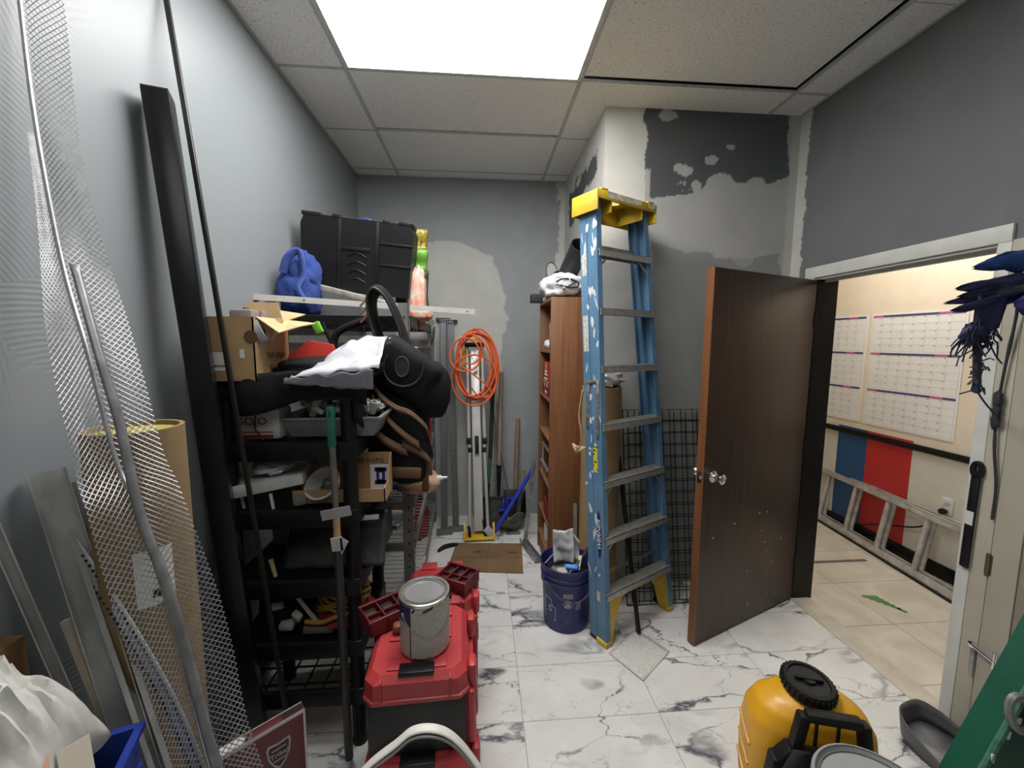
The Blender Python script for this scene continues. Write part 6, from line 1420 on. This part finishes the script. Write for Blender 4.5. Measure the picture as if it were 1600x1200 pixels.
# ================================================================== red tool boxes
def packout():
    ry = .045
    blk = mat('panel_black', (.012, .012, .0125), .5, bump=.12, bscale=300)
    dr = mat('red_dark', (.13, .012, .015), .45, var=.08)
    def base(name, label, x0, x1, y0, y1, z0, z1, lid, rz, black_front):
        c = V(((x0+x1)/2, (y0+y1)/2, z0)); W, D, Hh = x1-x0, y1-y0, z1-z0
        t = thing(name, label, 'tool box', tuple(c), rz); M = TM[t.name]
        MB(M).lim(-W/2+.012, W/2-.012, -D/2+.014, D/2-.01, .0, Hh-lid, .01).build('body', blk if black_front else red_plastic, t)
        # lid with chamfered corners
        def oct(w, d, ch, z, dx=0): return [V((x, y, z)) for x, y in ((-w/2+ch, -d/2), (w/2-ch, -d/2), (w/2, -d/2+ch), (w/2, d/2-ch), (w/2-ch, d/2), (-w/2+ch, d/2), (-w/2, d/2-ch), (-w/2, -d/2+ch))]
        l = MB(); l.loft([oct(W, D, .03, Hh-lid), oct(W, D, .03, Hh-lid+.012), oct(W-.008, D-.008, .03, Hh-lid+.014), oct(W-.012, D-.012, .032, Hh-.02), oct(W-.05, D-.05, .03, Hh)], True, True)
        MB(M).add(l.v, l.f).build('lid', red_plastic, t, smooth=25)
        for sx in (-1, 1):
            for c_, d_, r_ in (((sx*W*.17, -D/2+.06, Hh+.002), (W*.22, .05, .006), .002), ((sx*W*.2, .02, Hh+.003), (W*.24, .08, .008), .003), ((sx*W*.2, .12, Hh+.003), (W*.24, .06, .008), .003)):
                MB(M).box(c_, d_, None, r_).build('lid_cleat', red_plastic, t)
            MB(M).box((sx*W*.32, -D/2+.02, Hh-lid*.45), (.006, .05, lid*.8), None, .002).build('lid_rib', red_plastic, t)
        MB(M).lim(-.055, .055, -D/2+.012, -D/2+.055, Hh-.004, Hh+.010, .003).build('front_latch', MATS['black_metal'], t)
        for s, nm in ((1, 'side_frame'),):
            f = MB(M); x = s*(W/2-.004)
            for y in (-D*.36, D*.36): f.box((x+s*.010, y, (Hh-lid)*.5), (.022, .05, (Hh-lid)*.96), None, .006)
            for z in (.03, Hh-lid-.03): f.box((x+s*.011, 0, z), (.02, D*.74, .04), None, .006)
            f.box((x+s*.014, -D*.3, Hh-lid*.6), (.03, .06, .08), None, .012); f.box((x+s*.014, D*.3, Hh-lid*.6), (.03, .06, .08), None, .012)
            f.build(nm, red_plastic, t)
            MB(M).box((x+s*.022, -D*.02, Hh*.55), (.008, .05, .05), None, .003).build('side_latch', mat('latch_grey', (.12, .12, .125), .4), t)
        return t
    base('tool_chest', 'red lidded black tool box on top of the stack carrying the paint can', .652, .985, 1.165, 1.53, .302, .580, .085, ry, True)
    base('tool_chest', 'red tool box at the bottom of the front stack', .645, .995, 1.13, 1.545, 0, .296, .07, ry, False)
    base('tool_chest', 'red tool box behind the front stack', .70, .995, 1.585, 1.86, 0, .55, .08, ry*.5, True)
    # open red trays
    def tray(x, y, z, rz, w, d, label, grp=None):
        t = thing('tool_tray', label, 'tray', (x, y, z), rz); M = TM[t.name]
        o = MB(M)
        o.lim(-w/2, w/2, -d/2, d/2, 0, .006, .002).lim(-w/2, -w/2+.006, -d/2, d/2, 0, .055, .002).lim(w/2-.006, w/2, -d/2, d/2, 0, .055, .002).lim(-w/2, w/2, -d/2, -d/2+.006, 0, .055, .002).lim(-w/2, w/2, d/2-.006, d/2, 0, .055, .002)
        for k in (1, 2): o.lim(-w/2+k*w/3-.003, -w/2+k*w/3+.003, -d/2, d/2, 0, .05)
        o.lim(-w/2, w/2, -.003, .003, 0, .045)
        for y0 in (-d/2, d/2-.012): o.lim(-w/2-.004, w/2+.004, y0, y0+.012, .048, .058, .004)
        o.build('tray', dr, t)
        for i in range(3):
            for j in range(2): MB(M).lim(-w/2+.010+i*w/3, -w/2-.010+(i+1)*w/3, -d/2+.012+j*d/2, -d/2-.012+(j+1)*d/2, .006, .040, .006).build('bin_insert', mat('insert_brown', (.03, .015, .014), .5), t)
        return t
    tray(.69, 1.44, .586, .62, .19, .12, 'red divided tray lying behind the left side of the paint can')
    tray(.925, 1.69, .552, -.5, .15, .13, 'red divided tray on the rear tool box behind the paint can')
    single('handle_knob', MB(at((.745, 1.365, .586), 0, 0, .3)).box((0, 0, .02), (.06, .04, .035), None, .015), mat('knob_brown', (.22, .07, .035), .4), 'rounded brown tool end beside the paint can', 'tool', (.745, 1.365, .586))
packout()
def paint_can():
    c = V((.838, 1.305, .590)); M = Matrix.Translation(c) @ Matrix.Rotation(.25, 4, 'Z')
    t = thing('paint_can', 'metal paint can with a pale printed label standing on the red tool box', 'paint can', tuple(c))
    tin = mat('tin', (.62, .61, .58), .25, .9, var=.12, scale=10)
    r, h = .0815, .19
    MB(M).lathe([(r, 0), (r+.001, .004), (r, .008), (r, h-.008), (r+.0035, h-.004), (r+.0035, h), (r-.001, h+.002), (r-.008, h), (r-.010, h-.006), (r-.014, h-.006)], 64, None, True, False).build('body', tin, t)
    MB(M).lathe([(r-.014, h-.006), (r-.0155, h-.001), (r-.018, h-.001), (r-.020, h-.006), (0, h-.006)], 64, None, False, False).build('lid', mat('lid_tin', (.42, .42, .43), .34, .6, var=.3, scale=5), t)
    lab = printed('can_label', (.44, .42, .37), (.34, .325, .29), sx=170, sz=110, axis='XZ', cover=.55)
    # wrap: pale text side with a seam, dark blue brand panel to the left
    def wrap(a0, a1, z0, z1, m, nm, k=.0009):
        return MB(M).grid(lambda u, v: V(((r+k)*math.cos(a0+(a1-a0)*u), (r+k)*math.sin(a0+(a1-a0)*u), z0+(z1-z0)*v)), 40, 1).build(nm, m, t)
    wrap(-2.25, .9, .006, .176, lab, 'text_label'); wrap(-3.9, -2.29, .006, .176, mat('label_cream', (.40, .385, .34), .5), 'front_label')
    navy = mat('label_navy', (.03, .03, .14), .4, var=.3, scale=40)
    MB(M).grid(lambda u, v: V(((r+.0016)*math.cos(-3.7+1.41*u), (r+.0016)*math.sin(-3.7+1.41*u), .176-.085*v*(1-.35*abs(math.sin(u*2.4))))), 24, 4).build('brand_panel', navy, t)
    MB(M).grid(lambda u, v: V(((r+.0013)*math.cos(-2.29+.04*u), (r+.0013)*math.sin(-2.29+.04*u), .006+.17*v)), 2, 1).build('label_seam', black_plastic, t)
    wk = MB(M)
    for a0, a1, z in ((-2.2, -2.05, .158), (-1.75, -1.35, .160)): wk.grid(lambda u, v: V(((r+.0014)*math.cos(a0+(a1-a0)*u), (r+.0014)*math.sin(a0+(a1-a0)*u), z+.009*v+.01*u)), 8, 1)
    wk.build('dark_print', MATS['marker_ink'], t)
    MB(M).tube([V((r*1.03*math.cos(-2.7+2.6*q/24), r*1.03*math.sin(-2.7+2.6*q/24), .14-.065*math.sin(PI*q/24))) for q in range(25)], .0018, 6).build('handle', tin, t)
    for a in (-2.7, -.1): MB(M).lathe([(0, 0), (.009, 0), (.007, .004), (0, .005)], 16, frame((r*math.cos(a), r*math.sin(a), .14), (math.cos(a), math.sin(a), 0)), False).build('ear', tin, t)
paint_can()
def strip_arc():
    t = thing('plastic_strip', 'bent white plastic strip arching in front of the red tool boxes', 'strip', (.9, .985, 0))
    P = smooth_path([(.40, .93, .0), (.56, .96, .27), (.70, .985, .452), (.80, .995, .53), (.845, 1.0, .560), (.90, 1.0, .562), (.95, 1.0, .535), (1.0, 1.0, .47), (1.05, 1.0, .37), (1.10, .995, .2), (1.12, .99, 0)], 8)
    n = len(P)-1
    MB().grid(lambda u, v: P[round(u*n)]+V((0, .022*v, .005*v)), n, 3).build('outer_edge', mat('strip_white', (.66, .65, .60), .45, var=.05), t, solid=.005, smooth=60)
    MB().tube([p+V((0, -.002, -.009)) for p in P], .0035, 8).build('groove', mat('groove_grey', (.18, .18, .19), .5), t)
strip_arc()

# ================================================================== foreground right
def sprayer():
    cx, cy = 2.125, 1.155
    t = thing('backpack_sprayer', 'yellow backpack sprayer tank with black cap and harness on the floor', 'sprayer', (cx, cy, 0), -.28)
    yl = mat('tank_yellow', (.72, .36, .018), .35, var=.1, scale=4, bump=.03, bscale=200)
    M = TM[t.name]
    rings = []
    for z, w, d, e in ((0, .16, .085, .6), (.03, .178, .10, .55), (.10, .186, .105, .55), (.20, .19, .108, .55), (.30, .19, .108, .6), (.37, .183, .104, .7), (.415, .160, .095, .8), (.445, .12, .078, .9), (.462, .075, .058, 1), (.468, .05, .045, 1)):
        ring = []
        for k in range(48):
            a = 2*PI*k/48; c_, s_ = math.cos(a), math.sin(a)
            rib = 1-.022*(max(0, math.sin(z*62))**3 if .08 < z < .38 else 0)
            ring.append(V((w*math.copysign(abs(c_)**e, c_)*rib, d*math.copysign(abs(s_)**e, s_)*rib, z)))
        rings.append(ring)
    # interpolate for smooth ribs
    full = []
    for a, b in zip(rings, rings[1:]):
        for k in range(4): full.append([p.lerp(q, k/4) for p, q in zip(a, b)])
    full.append(rings[-1])
    tk = MB(); tk.loft(full, True, True); MB(M).add(tk.v, tk.f).build('tank', yl, t, smooth=50)
    for s in (-1, 1):
        for k in range(3): MB(M).bar((s*.188, -.05, .12+.075*k), (s*.185, .055, .16+.075*k), .014, .012, (s, 0, 0), .005).build('moulded_rib', yl, t)
    capM = M @ at((-.008, .0, .462), .10, .05, 0); prof = [(.05, 0), (.074, .004), (.077, .012), (.077, .036), (.072, .042), (.06, .044), (.057, .038), (.02, .038), (.018, .046), (0, .047)]
    MB(capM).lathe(prof, 40, None, True, False).build('cap', black_plastic, t)
    kn = MB(capM)
    for k in range(30): kn.box((.077*math.cos(2*PI*k/30), .077*math.sin(2*PI*k/30), .023), (.006, .006, .026), Matrix.Rotation(2*PI*k/30, 4, 'Z'), .001)
    kn.lim(-.042, .042, -.006, .006, .038, .05, .003)
    kn.build('cap_grip', black_plastic, t)
    # black back frame with carrying handle, on the side turned to the viewer
    f = MB(M); y = -.135
    M = M @ Matrix.Translation((0, 0, .035)); f.M = M
    f.bar((-.075, y, .455), (.075, y, .455), .03, .034, (0, -1, 0), .008)
    for s in (-1, 1):
        f.bar((s*.078, y, .458), (s*.098, y, .33), .032, .036, (0, -1, 0), .008); f.bar((s*.098, y, .34), (s*.145, y+.005, .27), .04, .05, (0, -1, 0), .01)
        f.bar((s*.135, y+.005, .30), (s*.17, y+.01, -.03), .05, .05, (0, -1, 0), .012)
    f.box((0, y, .318), (.21, .04, .045), None, .01).box((0, y+.005, .19), (.27, .03, .22), None, .02).box((0, y, .04), (.3, .05, .06), None, .015)
    f.build('back_frame', black_plastic, t)
    for s in (-.03, .03): MB(M).bar((s, y+.022, .33), (s, y+.022, .45), .008, .01, (0, -1, 0), .002).build('frame_rib', black_plastic, t)
    for s in (-1, 1):
        sp = smooth_path([V((s*.09, y-.03, .36)), V((s*.13, y-.055, .30)), V((s*.15, y-.06, .2)), V((s*.14, y-.04, .08))], 6)
        MB(M).grid(lambda u, v: sp[round(u*18)]+V((.045*(v-.5), 0, 0)), 18, 2).build('strap', mat('webbing', (.014, .014, .015), .85, bump=.3, bscale=200), t, solid=.01)
sprayer()
def lid_bucket():
    c = V((2.05, .832, 0)); M = Matrix.Translation(c) @ Matrix.Diagonal((1, 1, 1.045, 1))
    t = thing('bucket', 'lidded bucket with a grey lid in front of the yellow sprayer', 'bucket', tuple(c))
    pb = mat('pail_grey', (.45, .45, .44), .5)
    MB(M).lathe([(.118, 0), (.122, .01), (.138, .41), (.142, .412), (.142, .43), (0, .43)], 48, None, True, False).build('pail', pb, t)
    MB(M).lathe([(.146, .405), (.150, .41), (.150, .438), (.147, .444), (.138, .444), (.134, .436), (.128, .434), (0, .434)], 56, None, False, False).build('lid', mat('lid_grey', (.30, .305, .30), .55, var=.06), t)
    for rr in (.140, .131): MB(M).tube([(rr*math.cos(2*PI*k/56), rr*math.sin(2*PI*k/56), .4445 if rr > .135 else .4355) for k in range(56)], .0022, 6, closed=True).build('rim_groove', mat('rim_dark', (.10, .10, .10), .5), t)
lid_bucket()
def grey_dustpan():
    t = thing('dustpan', 'grey metal dustpan on the floor by the near door casing', 'dustpan', (2.855, 1.30, 0), .25)
    gm = mat('dustpan_grey', (.20, .20, .21), .5, .3, var=.3, scale=14); M = TM[t.name]
    W, D = .24, .20
    wl = [(-W/2, -D/2, .003), (-W/2*.99, -.03, .006), (-W/2*.9, .05, .012), (-W/2*.66, .095, .02), (-.04, .112, .022), (.04, .112, .022), (W/2*.66, .095, .02), (W/2*.9, .05, .012), (W/2*.99, -.03, .006), (W/2, -D/2, .003)]
    hs = [.012, .05, .075, .085, .09, .09, .085, .075, .05, .012]
    w_ = smooth_path(wl, 4); n = len(w_)-1
    MB(M).add([p+V((0, 0, -.0015)) for p in w_]+[V((0, -.02, .004))], [(i, i+1, n+1) for i in range(n)]+[(n, 0, n+1)]).build('pan', gm, t, solid=.003, smooth=60)
    MB(M).grid(lambda u, v: w_[round(u*n)]+V((0, .012*v, v*(hs[min(8, int(u*9))]*(1-(u*9-int(u*9)))+hs[min(9, int(u*9)+1)]*(u*9-int(u*9))))), n, 3).build('rim', mat('rim_grey', (.10, .10, .105), .5), t, solid=.004, smooth=60)
grey_dustpan()
def green_ladder():
    t = thing('stepladder', 'green fibreglass ladder rail leaning in the lower right corner', 'ladder', (1.66, .56, 0))
    gr = mat('green_fibreglass', (.006, .075, .042), .4, var=.12, bump=.06, bscale=80); wn = mat('green_worn', (.09, .20, .14), .6, c2=(.008, .09, .05), scale=70)
    a, b = V((1.505, .56, 0)), V((2.37, .56, 1.98))
    ax = (b-a).normalized(); side = V((ax.z, 0, -ax.x))
    W = .115
    q = MB(); q.bar(a+side*W/2, b+side*W/2, W, .005, (0, -1, 0))
    q.bar(a+V((0, .02, 0)), b+V((0, .02, 0)), .006, .045, (0, -1, 0)).bar(a+side*W+V((0, .02, 0)), b+side*W+V((0, .02, 0)), .006, .045, (0, -1, 0)).build('rail', gr, t, smooth=0)
    MB().tube([a+V((0, -.002, 0)), b+V((0, -.002, 0))], .0055, 8).build('worn_edge', wn, t)
    q = MB(); q.bar(a+side*(W+.15)+V((0, .08, 0)), b+side*(W+.02)+V((0, .08, 0)), .07, .005, (0, -1, 0)).bar(a+side*(W+.115)+V((0, .10, 0)), b+side*(W-.015)+V((0, .10, 0)), .006, .045, (0, -1, 0))
    q.build('rear_rail', mat('green_light', (.02, .16, .09), .4), t, smooth=0)
    c = V((1.935, .553, 1.0)); F = facing(c, (0, -1, 0)) @ Matrix.Rotation(.45, 4, 'Z')
    MB(F).tube([(.018*math.cos(2*PI*k/28), .036*math.sin(2*PI*k/28), .004) for k in range(28)], .006, 8, closed=True).build('rivet_plate', mat('ring_grey', (.28, .28, .27), .45, .5), t)
    sp = MB(); rng = random.Random(8)
    for k in range(9): sp.box(a+ax*rng.uniform(.75, 1.4)+side*rng.uniform(-.002, .012)+V((0, -.006, 0)), (rng.uniform(.004, .012), .002, rng.uniform(.004, .016)), rotm(0, rng.uniform(0, 1), 0))
    sp.build('paint_flecks', MATS['splash_white'], t)
green_ladder()
def right_wall_things():
    beige = mat('beige_door', (.42, .39, .31), .5, var=.06, scale=4); frame_b = mat('beige_frame', (.47, .435, .35), .5, var=.04)
    # the beige panel door nearer than the casing
    struct(MB().lim(2.988, 3.0, 1.332, 1.388, 0, 2.0, .002).build('trim_panel_stile', frame_b))
    d = thing('door_2', 'beige flush panel door beside the doorway with chrome hasp', 'door', (2.985, 1.28, 0)); d['kind'] = 'structure'
    MB().lim(2.982, 3.0, 1.245, 1.327, 0, 2.0, .002).build('door_leaf', beige, d)
    MB().lim(2.986, 3.0, 1.2, 1.243, 0, 2.0, .001).build('door_edge', mat('beige_dim', (.30, .275, .215), .55), d)
    MB().lim(2.992, 3.0, 1.327, 1.332, 0, 2.0).build('gap', mat('gap_brown', (.06, .05, .04), .8), d)
    MB().lathe([(.006, -.045), (.006, .045)], 10, Matrix.Translation((2.978, 1.329, .77))).lim(2.981, 2.983, 1.318, 1.34, .73, .81).build('hinge', mat('old_brass', (.22, .18, .12), .4, .7), d)
    h = MB().tube([(2.972, 1.338, .432), (2.968, 1.30, .425), (2.966, 1.262, .42)], .009, 12).tube([(2.966, 1.262, .39), (2.966, 1.262, .455)], .008, 10)
    h.lathe([(0, 0), (.012, 0), (.012, .008), (0, .01)], 14, facing((2.974, 1.338, .432), (-1, 0, 0)))
    h.build('hasp', chrome, d)
    MB().bar((2.974, 1.336, .42), (2.974, 1.334, .30), .014, .005, (1, 0, 0), .002).build('hasp_strap', galv, d)
    # a frayed dark cord down the casing
    P = smooth_path([(2.93, 1.31, 1.80), (2.965, 1.335, 1.70), (2.972, 1.352, 1.52), (2.973, 1.358, 1.36), (2.974, 1.352, 1.22), (2.977, 1.335, 1.08), (2.977, 1.333, .95)], 8)
    t = thing('cord', 'frayed dark cord hanging down beside the near door casing', 'cord', (2.976, 1.335, .95))
    MB().tube(P, [.0045+.004*max(0, noise.noise(p*14)) for p in P], 7).build('strand', mat('dark_cord', (.035, .035, .045), .9, bump=.4, bscale=200), t)
    k = MB()
    for z in (1.33, 1.41, 1.365): k.blob((2.968, 1.357, z), (.012, .013, .03), .5, 4, int(z*100), 14)
    k.build('knots', MATS['dark_cord'], t)
    # blue tarp bundle with a frayed tail, stuck on the wall above the cord
    t = thing('tarp', 'blue tarp bundle with a frayed dark tail hanging beside the doorway', 'tarp', (2.85, 1.25, 1.60))
    nb = mat('tarp_navy', (.022, .024, .075), .45, var=.3, scale=9, bump=.25, bscale=30); bb = mat('tarp_blue', (.018, .06, .20), .35, var=.2, bump=.2, bscale=30); pp = mat('tarp_purple', (.05, .045, .22), .35, var=.25, scale=10, bump=.25, bscale=30)
    def fold(tip, root, w, m, nm, sag=.02, seed=0):
        tip, root = V(tip), V(root); d = root-tip; mb = MB()
        def f(u, v):
            a = 2*PI*v; rr = w*(.38+.62*min(1, u*1.8)**.8)*(min(1, .25+u*9))
            c = tip+d*u+V((0, 0, -sag*math.sin(u*PI)))
            return c+V((0, rr*.55*math.cos(a), rr*math.sin(a)))*(1+.55*noise.noise(V((u*6, math.cos(a)*2.2, math.sin(a)*2.2+seed))))+V((.03*noise.noise(V((math.cos(a)*2, math.sin(a)*2, seed)))*(1-u), 0, 0))
        mb.grid(f, 16, 18); return mb.build(nm, m, t, smooth=70)
    fold((2.70, 1.275, 1.873), (2.99, 1.22, 1.90), .034, bb, 'upper_fold', -.01)
    fold((2.635, 1.27, 1.80), (2.99, 1.22, 1.845), .03, nb, 'tongue_fold', .0, 3)
    fold((2.64, 1.262, 1.772), (2.98, 1.22, 1.835), .024, nb, 'tongue_fold', .0, 6)
    fold((2.60, 1.27, 1.752), (2.96, 1.22, 1.82), .022, nb, 'tongue_fold', .0, 9)
    fold((2.605, 1.255, 1.728), (2.95, 1.22, 1.81), .024, nb, 'tongue_fold', .0, 12)
    fold((2.715, 1.215, 1.782), (2.97, 1.205, 1.825), .017, mat('tarp_grey', (.06, .065, .085), .6), 'rolled_edge', 0, 2)
    fold((2.76, 1.20, 1.745), (3.0, 1.17, 1.80), .052, pp, 'purple_fold', .01, 4)
    MB().grid(lambda u, v: V((2.69+.09*u-.03*v*u, 1.25-.02*u, 1.78-.13*v-.02*math.sin(u*5))), 8, 8).build('hanging_flap', nb, t, solid=.012, smooth=70)
    fr = MB(); rng = random.Random(21)
    for k in range(46):
        p = V((rng.uniform(2.655, 2.765), rng.uniform(1.225, 1.265), rng.uniform(1.62, 1.70))); L = rng.uniform(.03, .10)
        pts = [p]; d = V((rng.uniform(-.9, .4), rng.uniform(-.3, .3), -1))
        for q in range(3): d += V((rng.uniform(-.7, .7), rng.uniform(-.3, .3), rng.uniform(-.4, .3))); pts.append(pts[-1]+d.normalized()*L/3)
        fr.tube(pts, .0022, 4)
    fr.build('fringe', nb, t)
    MB().blob((2.69, 1.25, 1.65), (.04, .025, .04), .4, 4, 3, 18).build('fringe_knot', nb, t)
    tl = MB()
    for k in range(60):
        z = 1.66-.20*k/60; p = V((2.715+.012*math.sin(k*.9)+.02*(k/60), 1.25, z)); q = p+V((rng.uniform(-.03, .03), rng.uniform(-.02, .02), rng.uniform(-.03, .015)))
        tl.tube([p, (p+q)/2+V((.005, 0, .008)), q], .0025, 4)
    tl.tube(smooth_path([(2.70, 1.25, 1.68), (2.715, 1.25, 1.58), (2.73, 1.25, 1.47)], 5), .011, 7)
    tl.build('frayed_tail', mat('frayed_grey', (.05, .055, .07), .9, bump=.4, bscale=150), t)
    MB().blob((2.73, 1.25, 1.465), (.016, .014, .018), .4, 4, 7, 14).build('tail_knot', nb, t)
    MB().tube(smooth_path([(2.73, 1.25, 1.46), (2.80, 1.28, 1.42), (2.90, 1.32, 1.37), (2.965, 1.352, 1.35)], 5), .003, 5).tube([(2.72, 1.25, 1.46), (2.68, 1.26, 1.445)], .0025, 5).tube([(2.70, 1.25, 1.60), (2.66, 1.26, 1.57), (2.655, 1.26, 1.54)], .0022, 5).build('thread', MATS['frayed_grey'], t)
right_wall_things()
